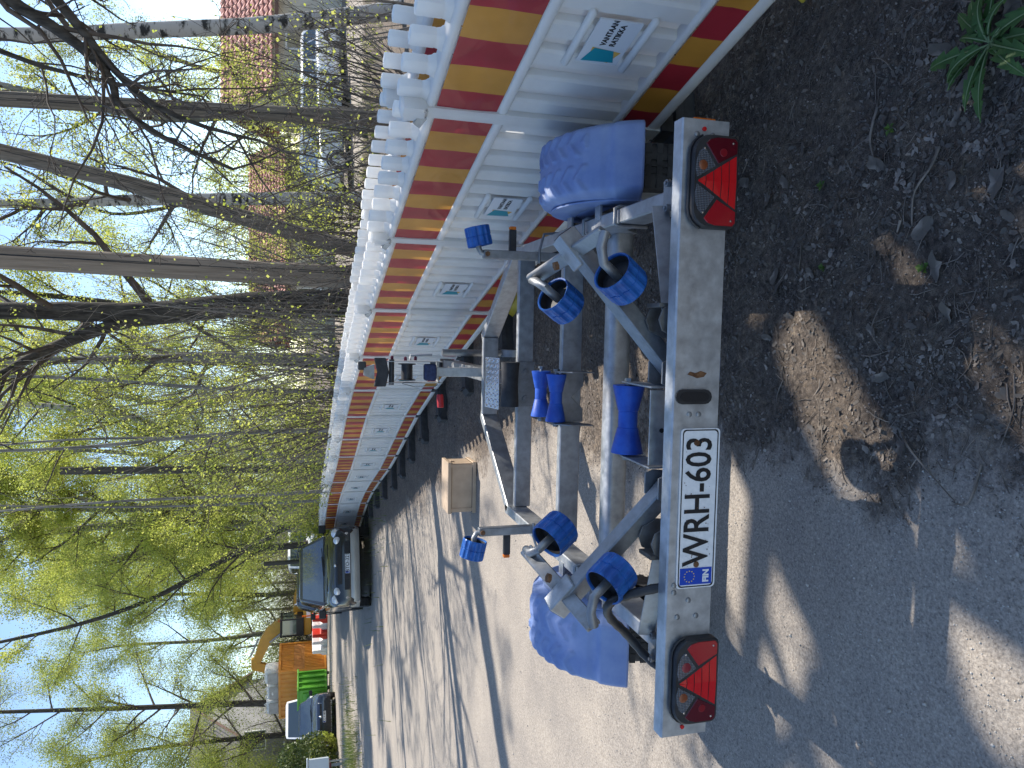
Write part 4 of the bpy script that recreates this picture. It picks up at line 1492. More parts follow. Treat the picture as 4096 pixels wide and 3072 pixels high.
# yellow machine guard and red/white site bits to the right of the excavator
REDB = mat('signal_red_plastic', (.55, .035, .02), rough=.45)
WHB = mat('plain_white_plastic', (.72, .72, .72), rough=.5)
def water_barrier(loc, rz, lb, m):
    r = thing('road_barrier', lb, 'road barrier', loc, rz, 'red and white plastic road barriers by the container')
    b = B()
    b.loft([[V(x, y, z) for x, y in ((-.5, -w), (.5, -w), (.5, w), (-.5, w))] for z, w in ((0, .22), (.25, .21), (.4, .11), (.78, .09), (.8, .07))])
    b.obj('barrier_body', m, r, bevel=.02)
    B().tube([(-.52, 0, .1), (-.52, 0, .75)], .04, 8).obj('coupling_pin', m, r)
    return r
for i, (x, y, rz, m, lb) in enumerate(((-12.75, 42.0, 1.35, REDB, 'red plastic road barrier nearest the black sport utility car'), (-13.2, 42.4, 1.25, WHB, 'white plastic road barrier between two red ones'), (-13.7, 42.3, 1.3, REDB, 'red plastic road barrier next to the white ones by the container'), (-14.15, 42.6, 1.2, WHB, 'white plastic road barrier in front of the excavator cab'), (-14.65, 42.5, 1.3, WHB, 'white plastic road barrier touching the orange container'))):
    water_barrier((x, y, .27), rz, lb, m)
tp = thing('site_tripod', 'orange and white signal posts standing among the road barriers', 'signal post', (-12.9, 43.4, .27), 0)
for x in (-.25, .25):
    B().tube([(x, 0, 0), (x, 0, 1.35)], .05, 8).obj('post', ORANGE, tp)
B().box((0, 0, 1.0), (.7, .04, .22)).obj('board', WHB, tp)
# box on posts and cabinet at the lower edge of the road
mb = thing('parcel_cabinet', 'pale blue-grey metal cabinet on posts at the far roadside grass', 'cabinet', (-11.62, 23.6, .14), math.radians(24))
B().box((-.30, .2, .95), (.66, .42, .62)).obj('cabinet_body', mat('pale_blue_metal', (.50, .56, .62), rough=.4), mb, bevel=.02)
B().box((-.30, .2, 1.29), (.72, .48, .05)).obj('cabinet_lid', MATS['pale_blue_metal'], mb, bevel=.01)
for x in (-.5, -.1):
    B().tube([(x, .2, -.02), (x, .2, .66)], .03, 8).obj('post', GALV2, mb)
mb2 = thing('letter_box', 'dark red letter box on a stand under the clipped shrub', 'letter box', (-13.75, 27.6, .21), math.radians(24))
B().box((-.1, 0, .75), (.45, .4, .75)).obj('letter_box_body', mat('oxblood_paint', (.16, .03, .03), rough=.5), mb2, bevel=.02)
B().box((-.1, 0, 1.15), (.50, .46, .05)).obj('letter_box_lid', MATS['oxblood_paint'], mb2, bevel=.01)
B().box((-.1, 0, .19), (.10, .10, .40)).obj('stand', GALV2, mb2)

# ------------------------------------------------------------------ houses
TILE = mat('red_roof_tile', (.36, .15, .12), (.50, .25, .21), rough=.7, scale=3, detail=6, bump=.3, bscale=14)
def tiled_roof(p_eave0, p_eave1, rise_v, parent, name='roof_slope', m=TILE, course=.33, rib=.28):
    """stepped courses of rounded tiles between the eave line and the ridge"""
    e0, e1, up = V(*p_eave0), V(*p_eave1), V(*rise_v)
    t = (e1 - e0)
    L = t.length
    t.normalize()
    n = t.cross(up).normalized()
    if n.z < 0:
        n = -n
    H = up.length
    u = up.normalized()
    nr, nc = max(2, int(H / course)), max(2, int(L / rib))
    rows = []
    for i in range(nr):
        for h, lift in ((i / nr, .05), ((i + .98) / nr, .0)):
            row = []
            for j in range(nc * 4 + 1):
                a = L * j / (nc * 4)
                row.append(e0 + t * a + u * (H * h) + n * (lift + .03 * math.sin(j * math.pi / 2)))
            rows.append(row)
    b = B()
    b.loft(rows, cap=False, closed=False)
    o = b.obj(name, m, parent)
    s = o.modifiers.new('sheet', 'SOLIDIFY')
    s.thickness = .04
    return o
BOARD = mat('cream_cladding', (.50, .46, .38), (.60, .56, .47), rough=.8, scale=2)
TRIM = mat('white_trim', (.72, .71, .68), rough=.6)
def house(name, label, x0, x1, y0, y1, hw, hr, wall_m, zb=.17, oh=.5, win=(), cat='house', roofm=TILE, crs=.33):
    r = thing(name, label, cat, (0, 0, 0), 0)
    ym = (y0 + y1) / 2
    b = B()
    b.add([V(x0, y0, zb), V(x1, y0, zb), V(x1, y1, zb), V(x0, y1, zb), V(x0, y0, hw), V(x1, y0, hw), V(x1, y1, hw), V(x0, y1, hw), V(x0, ym, hr), V(x1, ym, hr)],
          [(0, 1, 5, 4), (1, 2, 6, 9, 5), (2, 3, 7, 6), (3, 0, 4, 8, 7), (4, 5, 9, 8), (6, 7, 8, 9)])
    w = b.obj('wall', wall_m, r)
    sl = (hr - hw) / (ym - y0)
    tiled_roof((x0 - oh, y0 - oh, hw - oh * sl + .10), (x1 + oh, y0 - oh, hw - oh * sl + .10), (0, ym - y0 + oh, hr - hw + oh * sl), r, m=roofm, course=crs)
    tiled_roof((x1 + oh, y1 + oh, hw - oh * sl + .10), (x0 - oh, y1 + oh, hw - oh * sl + .10), (0, -(y1 - ym + oh), hr - hw + oh * sl), r, m=roofm)
    for xs in (x0 - oh, x1 + oh):
        B().beam((xs, y0 - oh, hw - oh * sl), (xs, ym, hr), .06, .24).obj('barge_board', mat('brown_trim', (.13, .07, .05), rough=.6), r)
        B().beam((xs, y1 + oh, hw - oh * sl), (xs, ym, hr), .06, .24).obj('barge_board', MATS['brown_trim'], r)
    B().box(((x0 + x1) / 2, y0 - oh, hw - oh * sl + .0), (x1 - x0 + 2 * oh, .12, .12)).obj('gutter', MATS['brown_trim'], r)
    # cladding boards: vertical battens on the faces in view
    nb = int((x1 - x0) / .6)
    bt = B()
    for i in range(nb):
        bt.box((x0 + .3 + i * .6, y0 - .012, (hw + zb) / 2), (.05, .024, hw - zb))
    bt.obj('battens', wall_m, r)
    for (face, a, z, ww, hh) in win:
        wr = bpy.data.objects.new('window', None)
        col.objects.link(wr)
        wr.parent = r
        if face == 'front':
            B().box((a, y0 - .02, z), (ww + .16, .09, hh + .16)).obj('frame', TRIM, wr)
            B().box((a, y0 - .05, z), (ww, .05, hh)).obj('pane', GLASS, wr)
        else:
            B().box((x0 - .02, a, z), (.09, ww + .16, hh + .16)).obj('frame', TRIM, wr)
            B().box((x0 - .05, a, z), (.05, ww, hh)).obj('pane', GLASS, wr)
    return r
house('brick_roofed_house', 'cream house with steep red tiled roof behind the birch on the right', 10.9, 24, 27.6, 33.4, 2.75, 4.5, BOARD, win=(('front', 12.6, 1.6, 1.1, 1.0), ('front', 15.5, 1.6, 1.1, 1.0), ('side', 30.4, 1.7, 1.0, 1.0)))
house('low_house', 'long low cream house with sunlit red tiled roof behind the poles', 2.4, 10.2, 33.5, 40.5, 2.35, 3.9, BOARD, zb=.25, win=(('front', 3.6, 1.3, 1.1, .9), ('front', 6.2, 1.3, 1.1, .9), ('front', 8.7, 1.3, 1.1, .9)))
house('gabled_house', 'large pale grey house with dark roof far behind the left trees', -42, -26.5, 58, 70, 6.2, 10.2, mat('pale_grey_render', (.20, .195, .185), (.27, .26, .25), rough=.8, scale=1), zb=.2, win=tuple(('front', -26.5 - 3.2 * i, z, 1.3, 1.4) for i in range(4) for z in (2.2, 5.0)) + (('front', -28, 8.0, 1.2, 1.2),), roofm=mat('dark_roof_tile', (.09, .085, .08), (.15, .14, .13), rough=.8, scale=3), crs=8)

# ------------------------------------------------------------------ utility poles
POLEW = mat('weathered_pole_wood', (.10, .085, .07), (.24, .20, .16), rough=.9, scale=24, detail=8, bump=.9, bscale=40, stretch=(1, 1, .04), c3=(.17, .145, .115))
def pole(name, label, pts, r0, r1, m=POLEW):
    b = B()
    n = 14
    P0 = [V(*p) for p in pts]
    path, rad = [], []
    for i in range(n + 1):
        f = i / n * (len(P0) - 1)
        k = min(int(f), len(P0) - 2)
        q = P0[k].lerp(P0[k + 1], f - k)
        path.append(q)
        rad.append((r0 + (r1 - r0) * i / n) * (1 + .012 * math.sin(i * 2.1)))
    b.tube(path, rad, 16)
    o = b.obj('pole', m, None, 50)
    o.name = name
    # drying cracks as thin recessed dark strips
    c = B()
    r_ = random.Random(len(label))
    for k in range(5):
        a = r_.uniform(-2.2, -.8)
        i0 = r_.randint(0, n - 6)
        seg = []
        for i in range(i0, min(n, i0 + r_.randint(4, 9))):
            aa = a + r_.uniform(-.03, .03)
            seg.append(path[i] + V(math.cos(aa), math.sin(aa), 0) * (rad[i] + .0005))
        c.tube(seg, .004, 4)
    c.obj('drying_crack', INK, o)
    tag(o, label, 'utility pole')
    return o
pole('utility_pole', 'straight weathered wooden utility pole standing right of the leaning brace pole', [(4.29, 12, -.1), (4.19, 12, 2.0), (4.03, 12, 5.7), (3.86, 12, 9.5)], .125, .10)
pole('utility_pole', 'weathered wooden pole leaning steeply across to the straight pole', [(2.0, 12.3, 0), (2.50, 12.3, 2.0), (3.0, 12.3, 3.97), (3.37, 12.3, 5.78), (3.80, 12.1, 8.0)], .135, .11)
pole('utility_pole', 'thick pale brown wooden utility pole beside the dark forked tree', [(1.33, 9.5, -.1), (1.36, 9.5, 1.9), (1.42, 9.5, 4.8), (1.50, 9.5, 9.0)], .148, .125, mat('brown_pole_wood', (.16, .125, .095), (.30, .24, .185), rough=.9, scale=24, detail=8, bump=.9, bscale=40, stretch=(1, 1, .04), c3=(.22, .18, .14)))
pole('utility_pole', 'dark cut-off pole with flat top in the middle of the green foliage', [(-2.06, 18.5, 0), (-2.03, 18.5, 2.0), (-1.93, 18.5, 6.74)], .10, .088, mat('dark_pole_wood', (.035, .032, .028), (.09, .08, .065), rough=.9, scale=8, stretch=(1, 1, .06)))
pole('utility_pole', 'thin dark post rising behind the black sport utility car', [(-4.95, 21.5, 0), (-4.98, 21.5, 2.6)], .07, .06, MATS['dark_pole_wood'])
# ------------------------------------------------------------------ trees
BARK_D = mat('dark_bark', (.022, .019, .016), (.085, .075, .062), rough=.95, scale=22, detail=8, bump=1.0, bscale=26, stretch=(1, 1, .22))
BARK_G = mat('grey_bark', (.10, .095, .085), (.27, .26, .24), rough=.9, scale=9, detail=8, bump=.5, stretch=(1, 1, .3))
BARK_B = mat('birch_bark', (.03, .03, .028), (.42, .40, .37), rough=.85, scale=7, detail=7, bump=.3, stretch=(.6, .6, 1.5), pos=(.40, .50), c3=(.22, .21, .19))
TWIG = mat('twig_bark', (.050, .040, .033), (.11, .09, .075), rough=.9, scale=6)
TWIG_P = mat('pale_twig_bark', (.13, .115, .10), (.22, .20, .175), rough=.9, scale=6)
LEAF_Y = mat('young_yellow_leaf', (.35, .42, .06), (.56, .57, .14), rough=.5, scale=2.2, trans=.62, detail=2)
LEAF_G = mat('young_green_leaf', (.27, .33, .05), (.46, .49, .12), rough=.5, scale=2.0, trans=.58, detail=2)
LEAF_D = mat('evergreen_leaf', (.035, .065, .015), (.11, .14, .03), rough=.5, scale=3, trans=.3, detail=2)

class Grow:
    def __init__(s, seed):
        s.r = random.Random(seed)
        s.g = np.random.default_rng(seed)
        s.bk = {}
        s.lv = []
    def line(s, pts, rad, n):
        s.bk.setdefault((len(pts), n), []).append((pts, rad))
    def branch(s, p, d, L, r, lv, P):
        n = (7, 5, 4, 3, 3)[lv] if lv < 5 else 3
        R = s.r
        pts, rad = [p], [r]
        st = L / (n - 1)
        x, y, z = d
        dirs = [d]
        for i in range(1, n):
            w = P['wob'] * (1 + .4 * lv)
            x += R.gauss(0, w)
            y += R.gauss(0, w)
            z += R.gauss(0, w) + P['up'][min(lv, len(P['up']) - 1)]
            k = 1 / math.sqrt(x * x + y * y + z * z)
            x, y, z = x * k, y * k, z * k
            q = pts[-1]
            pts.append((q[0] + x * st, q[1] + y * st, q[2] + z * st))
            rad.append(max(r * (1 - .80 * i / (n - 1)), P.get('rmin', .0025)))
            dirs.append((x, y, z))
        s.line(pts, rad, (7, 5, 4, 3, 3)[min(lv, 4)])
        if lv >= P['lev']:
            s.leaves(pts, P)
            return
        k = P['kids'][lv]
        k = max(1, int(k * R.uniform(.75, 1.25)))
        for j in range(k):
            f = P['f0'][min(lv, len(P['f0']) - 1)] + (1 - P['f0'][min(lv, len(P['f0']) - 1)]) * (j + R.random()) / k
            i = min(int(f * (n - 1)), n - 2)
            t = f * (n - 1) - i
            a, b = pts[i], pts[i + 1]
            q = tuple(a[m] + (b[m] - a[m]) * t for m in range(3))
            d0 = dirs[i + 1]
            # side direction
            ang = R.uniform(0, 2 * math.pi)
            v = Vector(d0)
            e = v.orthogonal().normalized()
            e2 = v.cross(e)
            sd = e * math.cos(ang) + e2 * math.sin(ang)
            sp_ = math.radians(R.uniform(*P['spread']))
            nd = v * math.cos(sp_) + sd * math.sin(sp_)
            s.branch(q, (nd.x, nd.y, nd.z), L * P['ratio'] * R.uniform(.6, 1.15) * (1 - .45 * f), max(rad[i] * .55, P.get('rmin', .0025)), lv + 1, P)
    def leaves(s, pts, P):
        R = s.r
        for _ in range(P['leaf']):
            if R.random() > P.get('lprob', 1):
                continue
            i = R.randint(0, len(pts) - 2)
            t = R.random()
            a, b = pts[i], pts[i + 1]
            j = P.get('lj', .05)
            s.lv.append((a[0] + (b[0] - a[0]) * t + R.gauss(0, j), a[1] + (b[1] - a[1]) * t + R.gauss(0, j), a[2] + (b[2] - a[2]) * t + R.gauss(0, j) - .01))
    def wood(s, name, m, parent):
        V_, F_ = [], []
        off = 0
        for (k, n), ls in s.bk.items():
            Pn = np.array([a for a, _ in ls])
            Rn = np.array([b for _, b in ls])
            T = np.gradient(Pn, axis=1)
            T /= np.linalg.norm(T, axis=2, keepdims=True) + 1e-9
            T0 = T.mean(axis=1, keepdims=True)
            ref = np.where(np.abs(T0[..., 2:3]) < .85, np.array([0, 0, 1.]), np.array([1., 0, 0]))
            e1 = np.cross(T, np.broadcast_to(ref, T.shape))
            e1 /= np.linalg.norm(e1, axis=2, keepdims=True) + 1e-9
            e2 = np.cross(T, e1)
            q = 2 * np.pi * np.arange(n) / n
            ring = Pn[:, :, None, :] + (e1[:, :, None, :] * np.cos(q)[None, None, :, None] + e2[:, :, None, :] * np.sin(q)[None, None, :, None]) * Rn[:, :, None, None]
            V_.append(ring.reshape(-1, 3))
            m_ = len(ls)
            base = off + (np.arange(m_)[:, None, None] * k * n + np.arange(k - 1)[None, :, None] * n)
            j = np.arange(n)[None, None, :]
            a = base + j
            b = base + (j + 1) % n
            F_.append(np.stack([a, b, b + n, a + n], -1).reshape(-1, 4))
            off += m_ * k * n
        me = np_mesh(name, np.concatenate(V_), np.concatenate(F_), m, True)
        o = bpy.data.objects.new(name, me)
        col.objects.link(o)
        o.parent = parent
        return o
    def foliage(s, name, m, parent, size, pts=None):
        c = np.array(s.lv if pts is None else pts)
        n = len(c)
        if n == 0:
            return None
        g = s.g
        a = g.normal(size=(n, 3))
        a[:, 2] -= .5
        a /= np.linalg.norm(a, axis=1, keepdims=True)
        b = np.cross(a, g.normal(size=(n, 3)))
        b /= np.linalg.norm(b, axis=1, keepdims=True) + 1e-9
        L = size * g.uniform(.55, 1.25, (n, 1))
        w = L * g.uniform(.32, .48, (n, 1))
        v = np.stack([c, c + a * L * .45 + b * w, c + a * L, c + a * L * .45 - b * w], 1).reshape(-1, 3)
        f = np.arange(n * 4).reshape(-1, 4)
        me = np_mesh(name, v, f, m)
        o = bpy.data.objects.new(name, me)
        col.objects.link(o)
        o.parent = parent
        return o

def spline(pts, n):
    P0 = [V(*p) for p in pts]
    out = []
    for i in range(n):
        f = i / (n - 1) * (len(P0) - 1)
        k = min(int(f), len(P0) - 2)
        t = f - k
        a, b = P0[k], P0[k + 1]
        pv, nx = P0[max(0, k - 1)], P0[min(len(P0) - 1, k + 2)]
        out.append(.5 * ((2 * a) + (b - pv) * t + (2 * pv - 5 * a + 4 * b - nx) * t * t + (3 * a - pv - 3 * b + nx) * t ** 3))
    return out

BASE = dict(wob=.11, up=(.05, .04, .02, -.02), lev=3, kids=(7, 6, 5), f0=(.18, .2, .15), spread=(28, 62), ratio=.55, leaf=11, lprob=.85, lj=.06)
def tree(name, label, trunk, r0, r1, seed, limbs=12, lo=.3, limb_len=2.6, bark=BARK_G, leaf=LEAF_Y, size=.055, P=None, extra=(), group='trees along the road', twig=TWIG, nrad=14, el=(10, 60), PX=None):
    prm = dict(BASE)
    prm.update(P or {})
    base = trunk[0]
    r = thing(name, label, 'tree', base, 0, group)
    G = Grow(seed)
    path = spline(trunk, 26)
    rad = [r0 + (r1 - r0) * (i / 25) for i in range(26)]
    rad[0] *= 1.35
    rad[1] *= 1.12
    o = V(*base)
    b = B()
    jr = random.Random(seed)
    b.tube([p - o for p in path], [q * jr.uniform(.96, 1.04) for q in rad], nrad)
    for ep, e0, e1 in extra:
        epth = spline(ep, 16)
        b.tube([p - o for p in epth], [e0 + (e1 - e0) * i / 15 for i in range(16)], 10)
    b.obj('trunk', bark, r, 60)
    def shoot(p, L, rr, d):
        G.branch(tuple(p - o), d, L, rr, 0, prm)
    R = G.r
    for i in range(limbs):
        f = lo + (1 - lo) * (i + R.random()) / limbs
        k = min(int(f * 25), 24)
        p = path[k].lerp(path[k + 1], f * 25 - k)
        a = i * 2.4 + R.uniform(-.5, .5)
        e = math.radians(R.uniform(*el))
        shoot(p, limb_len * R.uniform(.6, 1.1) * (1.15 - .55 * f), max(rad[k] * .42, .012), (math.cos(a) * math.cos(e), math.sin(a) * math.cos(e), math.sin(e)))
    for ep, e0, e1 in extra:
        epth = spline(ep, 16)
        for i in range(5, 16):
            t = (epth[i] - epth[i - 1]).normalized()
            if PX:
                d = (t + V(R.uniform(-1, 1), R.uniform(-.8, .8), R.uniform(-1.0, .45))).normalized()
                pe = dict(prm)
                pe.update(PX)
                G.branch(tuple(epth[i] - o), tuple(d), PX['len'] * R.uniform(.5, 1.1), max((e0 + (e1 - e0) * i / 15) * .45, .010), 0, pe)
                continue
            for _ in range(2 if i > 7 else 1):
                d = (t + V(R.uniform(-.9, .9), R.uniform(-.9, .9), R.uniform(-.9, .5))).normalized()
                shoot(epth[i], limb_len * R.uniform(.3, .6), max((e0 + (e1 - e0) * i / 15) * .4, .006), tuple(d))
    G.wood('branches', twig, r)
    G.foliage('crown', leaf, r, size)
    return r

tree('forked_tree', 'dark rough-barked tree forking above the fence beside the thick brown pole', [(1.25, 11, -.1), (1.20, 11, .9), (1.13, 11, 2.27), (.973, 11, 3.56), (.966, 11, 4.47), (.95, 11, 5.33), (.90, 11.2, 8), (.8, 11.4, 11)], .20, .07, 31, 9, .42, 2.8, BARK_D, LEAF_Y, .038, P=dict(leaf=4, lprob=.7, kids=(4, 4, 3)),
     extra=[([(1.03, 11, 2.6), (.93, 11, 3.2), (.83, 11, 3.87), (.584, 10.9, 4.47), (.348, 10.8, 4.9), (.05, 10.7, 5.33), (-.4, 10.5, 6.2), (-.9, 10.2, 7.4)], .105, .035)])
tree('birch_tree', 'grey-white birch trunk with black marks at the far right edge', [(6.1, 12, -.1), (5.58, 12, 1.97), (5.23, 12, 3.9), (4.94, 12, 5.7), (4.7, 12, 9), (4.6, 12, 12)], .145, .06, 32, 9, .5, 2.2, BARK_B, LEAF_Y, .035, P=dict(leaf=4))
tree('birch_tree', 'pale birch trunk standing between the straight pole and the leaning pole', [(3.98, 16, 0), (3.81, 16, 2.36), (3.61, 16, 4.9), (3.40, 16, 7.05), (3.3, 16, 11)], .15, .06, 33, 13, .35, 3.0, BARK_B, LEAF_Y, .040, P=dict(leaf=6))
tree('birch_tree', 'grey birch trunk just left of the dark forked tree', [(.54, 17, 0), (.56, 17, 1.2), (.567, 17, 3.68), (.50, 17, 5.1), (.48, 17, 7.4), (.4, 17, 11)], .15, .06, 34, 14, .3, 3.2, BARK_G, LEAF_Y, .042)
tree('birch_tree', 'slender pale birch with a trunk that bends to the right near the middle', [(-2.15, 20, 0), (-2.06, 20, 1.0), (-1.90, 20, 2.25), (-1.61, 20, 3.46), (-1.34, 20, 4.34), (-.888, 20, 5.43), (-.727, 20, 6.04), (-.533, 20, 7.39), (-.45, 20, 8.6), (-.4, 20, 11.5)], .14, .05, 35, 17, .22, 3.0, BARK_B, LEAF_Y, .046, P=dict(leaf=17, lj=.15))
tree('aspen_tree', 'pale grey trunk forking high up, right of its slimmer twin by the road', [(-3.95, 24, 0), (-3.94, 24, 1.65), (-3.70, 24, 3.85), (-3.70, 24, 5.25), (-3.59, 24, 7.7), (-3.49, 24, 9.8), (-3.45, 24, 13)], .20, .08, 36, 18, .2, 3.2, BARK_G, LEAF_Y, .048, P=dict(leaf=17, lj=.15),
     extra=[([(-3.62, 24, 6.6), (-3.45, 24, 7.4), (-3.1, 23.9, 8.3), (-2.8, 23.8, 9.5), (-2.6, 23.8, 11)], .08, .03)])
tree('aspen_tree', 'slim pale grey trunk, left of the two twin trunks by the road', [(-4.9, 25, 0), (-4.7, 25, 1.65), (-4.45, 25, 3.75), (-4.25, 25, 5.75), (-4.35, 25, 7.65), (-4.5, 25, 9.5), (-4.7, 25, 12)], .17, .07, 37, 17, .2, 3.0, BARK_G, LEAF_Y, .048, P=dict(leaf=17, lj=.15))
tree('leaning_tree', 'dark tree leaning left over the parked black car', [(-3.75, 22.5, 0), (-3.82, 22.5, .95), (-4.15, 22.5, 1.98), (-4.5, 22.5, 2.66), (-5.15, 22.5, 3.98), (-6.0, 22.6, 5.6), (-6.6, 22.8, 7.4), (-7.0, 23, 9.5)], .13, .04, 38, 16, .25, 2.8, BARK_D, LEAF_Y, .047, P=dict(up=(.03, .0, -.02, -.03), leaf=15, lj=.14))
tree('roadside_tree', 'tall dark leafing tree rising above the white panel van', [(-18.6, 44, 0), (-18.4, 44, 1.5), (-18.0, 44, 4.4), (-17.7, 44, 8.3), (-17.4, 44, 12), (-17.0, 44, 16.7), (-16.8, 44, 19)], .24, .06, 39, 26, .32, 5.0, BARK_D, LEAF_G, .065, P=dict(leaf=14, kids=(9, 7, 5), lj=.30))
# tree just outside the picture on the right; its boughs hang in from the upper corner
tree('overhanging_tree', 'dark bare-twigged boughs hanging in from the upper right corner', [(3.85, 5.6, -.1), (3.8, 5.6, 2), (3.72, 5.55, 4), (3.62, 5.45, 6), (3.55, 5.4, 8.0), (3.5, 5.35, 10)], .25, .19, 40, 24, .36, 3.0, BARK_D, LEAF_Y, .032, P=dict(leaf=2, lprob=.4, up=(.02, -.02, -.06, -.08), wob=.14), PX=dict(len=1.5, kids=(4, 4, 2), wob=.20, ratio=.6, spread=(25, 70), rmin=.003, up=(-.05, -.04, -.02, -.02), leaf=2, lprob=.35),
     extra=[([(3.9, 5.5, 1.0), (4.05, 5.2, 3.0), (4.1, 5.05, 5.5), (4.05, 4.98, 8.0), (4.0, 4.95, 10.5)], .19, .15), ([(3.8, 5.5, 2.6), (4.0, 4.9, 4.4), (4.0, 4.45, 6.0), (3.95, 4.25, 9.0)], .13, .11), ([(3.72, 5.55, 4.2), (3.6, 6.0, 4.35), (3.3, 6.4, 4.15), (2.95, 6.5, 3.72), (2.73, 6.5, 3.34), (2.45, 6.5, 3.03), (2.2, 6.45, 2.95), (1.95, 6.4, 2.6), (1.75, 6.4, 2.1)], .075, .012),  # first two: unseen stems added so their shadows cover the near soil
            ([(3.74, 5.57, 3.7), (3.6, 6.0, 3.85), (3.25, 6.4, 3.62), (2.84, 6.5, 3.27), (2.57, 6.5, 3.06), (2.28, 6.5, 2.76), (2.1, 6.45, 2.35), (2.0, 6.4, 1.9)], .06, .010),
            ([(3.68, 5.5, 4.8), (3.7, 6.0, 5.3), (3.5, 6.6, 5.2), (3.1, 6.9, 4.6), (2.7, 6.9, 3.9), (2.55, 6.9, 3.2), (2.5, 6.9, 2.4)], .05, .008)])
FILL = [(2.2, 23, 11, LEAF_Y, 'leafing tree behind the dark forked tree'), (-.4, 27, 12, LEAF_Y, 'leafing tree far behind the bent birch'), (-6.6, 32, 12, LEAF_Y, 'leafing tree beyond the black car, right of the machine'),
        (-10.5, 49, 14, LEAF_G, 'leafing tree behind the excavator cab'), (-21.5, 47, 15, LEAF_G, 'leafing tree behind the container, left side'), (6.4, 19, 10, LEAF_Y, 'leafing tree in front of the cream house'),
        (8.8, 40, 13, LEAF_G, 'leafing tree rising behind the low house roof'), (-3.2, 34, 13, LEAF_Y, 'leafing tree behind the dark cut-off pole'), (-14.8, 55, 16, LEAF_G, 'tall leafing tree far behind the excavator boom'),
        (-27.5, 52, 14, LEAF_G, 'leafing tree before the pale grey gabled house'), (-8.8, 40, 14, LEAF_Y, 'leafing tree between black car and excavator'), (14.5, 36, 11, LEAF_G, 'leafing tree behind the steep red roof')]
FILL += [(-12.5, 53, 16, LEAF_Y, 'leafing tree rising right behind the excavator'), (-5.4, 44, 15, LEAF_Y, 'leafing tree far behind the black car roof'), (-24.0, 44, 13, LEAF_G, 'leafing tree at the left behind the white panel van'), (-31, 50, 16, LEAF_G, 'leafing tree at the far left before the grey house'),
         (.8, 33, 14, LEAF_Y, 'leafing tree beyond the low house corner'), (-18.5, 58, 17, LEAF_G, 'tall leafing tree far behind the container'), (-9.5, 58, 17, LEAF_G, 'tall leafing tree far behind the thicket')]
for i, (x, y, h, lf, lb) in enumerate(FILL):
    r_ = random.Random(100 + i)
    tk = [(x, y, gz(x, y) - .1), (x + r_.uniform(-.2, .2), y, h * .25), (x + r_.uniform(-.4, .4), y, h * .5), (x + r_.uniform(-.5, .5), y, h * .8), (x + r_.uniform(-.6, .6), y, h)]
    tree('leafing_tree', lb, tk, .012 * h + .02, .04, 60 + i, 18, .16, .27 * h, BARK_G if i % 2 else BARK_D, lf, .034 + .0008 * y, P=dict(leaf=20 if x < 5 else 9, lj=.05 + .0055 * y))

SLIM = [(-.15, 13.2, 9, 'slim dark sapling rising left of the forked tree'), (-1.15, 16.0, 9, 'slim pale sapling right of the bent birch'), (-.75, 12.1, 8, 'thin dark sapling close behind the fence middle'), (-2.2, 15.9, 8, 'thin sapling close behind the farther fence'), (-2.9, 19.0, 9, 'thin sapling close behind the fence end')]
for i, (x, y, h, lb) in enumerate(SLIM):
    r_ = random.Random(500 + i)
    tree('sapling', lb, [(x, y, gz(x, y) - .1), (x + r_.uniform(-.1, .1), y, h * .3), (x + r_.uniform(-.3, .3), y, h * .65), (x + r_.uniform(-.4, .4), y, h)], .042, .014, 520 + i, 9, .3, 1.6, BARK_G, LEAF_Y, .035, P=dict(leaf=7, kids=(3, 3, 2), lprob=.8), group='saplings behind the fence')

# ------------------------------------------------------------------ shrubs
def shrub(name, label, loc, h, spread, stems, seed, leaf=LEAF_Y, size=.05, nleaf=4, lprob=.6, twig=TWIG, kids=7, group='shrubs and suckers behind the fence'):
    r = thing(name, label, 'shrub', loc, 0, group)
    G = Grow(seed)
    prm = dict(BASE)
    prm.update(lev=2, kids=(kids, 4), wob=.06, up=(.02, .02, .0), spread=(18, 50), ratio=.42, leaf=nleaf, lprob=lprob, f0=(.25, .2), rmin=.002)
    for i in range(stems):
        a = G.r.uniform(0, 2 * math.pi)
        t = G.r.random() ** .7 * spread
        G.branch((math.cos(a) * .35 * G.r.random(), math.sin(a) * .35 * G.r.random(), -.05), (math.cos(a) * t, math.sin(a) * t, 1), h * G.r.uniform(.55, 1.1), G.r.uniform(.008, .016), 0, prm)
    G.wood('stems', twig, r)
    G.foliage('leaves', leaf, r, size)
    return r
SH = [(2.3, 6.6, 2.2, .6, 14, 'loose leafing sucker shrub behind the fence beneath the hanging boughs', .12), (3.4, 8.8, 2.4, .7, 16, 'leafing sucker shrub at the foot of the straight pole', .12), (1.75, 9.0, 2.6, .8, 26, 'sucker shrub fanning out right of the thick brown pole', .14),
      (.75, 10.6, 4.4, .55, 36, 'tall straight suckers at the foot of the dark forked tree', .22), (-.1, 12.2, 4.2, .6, 40, 'tall leafing suckers left of the dark forked tree', .9), (-.9, 14.6, 4.0, .6, 36, 'leafing sucker shrub beneath the bent birch', .9),
      (-1.6, 17.2, 3.6, .6, 34, 'leafing sucker shrub behind the middle of the fence', .95), (-2.7, 20.6, 3.4, .6, 34, 'leafing sucker shrub beneath the dark cut-off pole', .95), (3.0, 13.8, 2.6, .6, 24, 'leafing sucker shrub behind the leaning pole', .45), (6.2, 17.5, 3.2, .7, 34, 'leafing shrub in front of the parked white car', .7), (4.6, 20.0, 3.4, .7, 34, 'leafing shrub in front of the low house', .8), (5.2, 10.2, 2.2, .6, 18, 'leafing shrub at the right edge behind the fence', .3)]
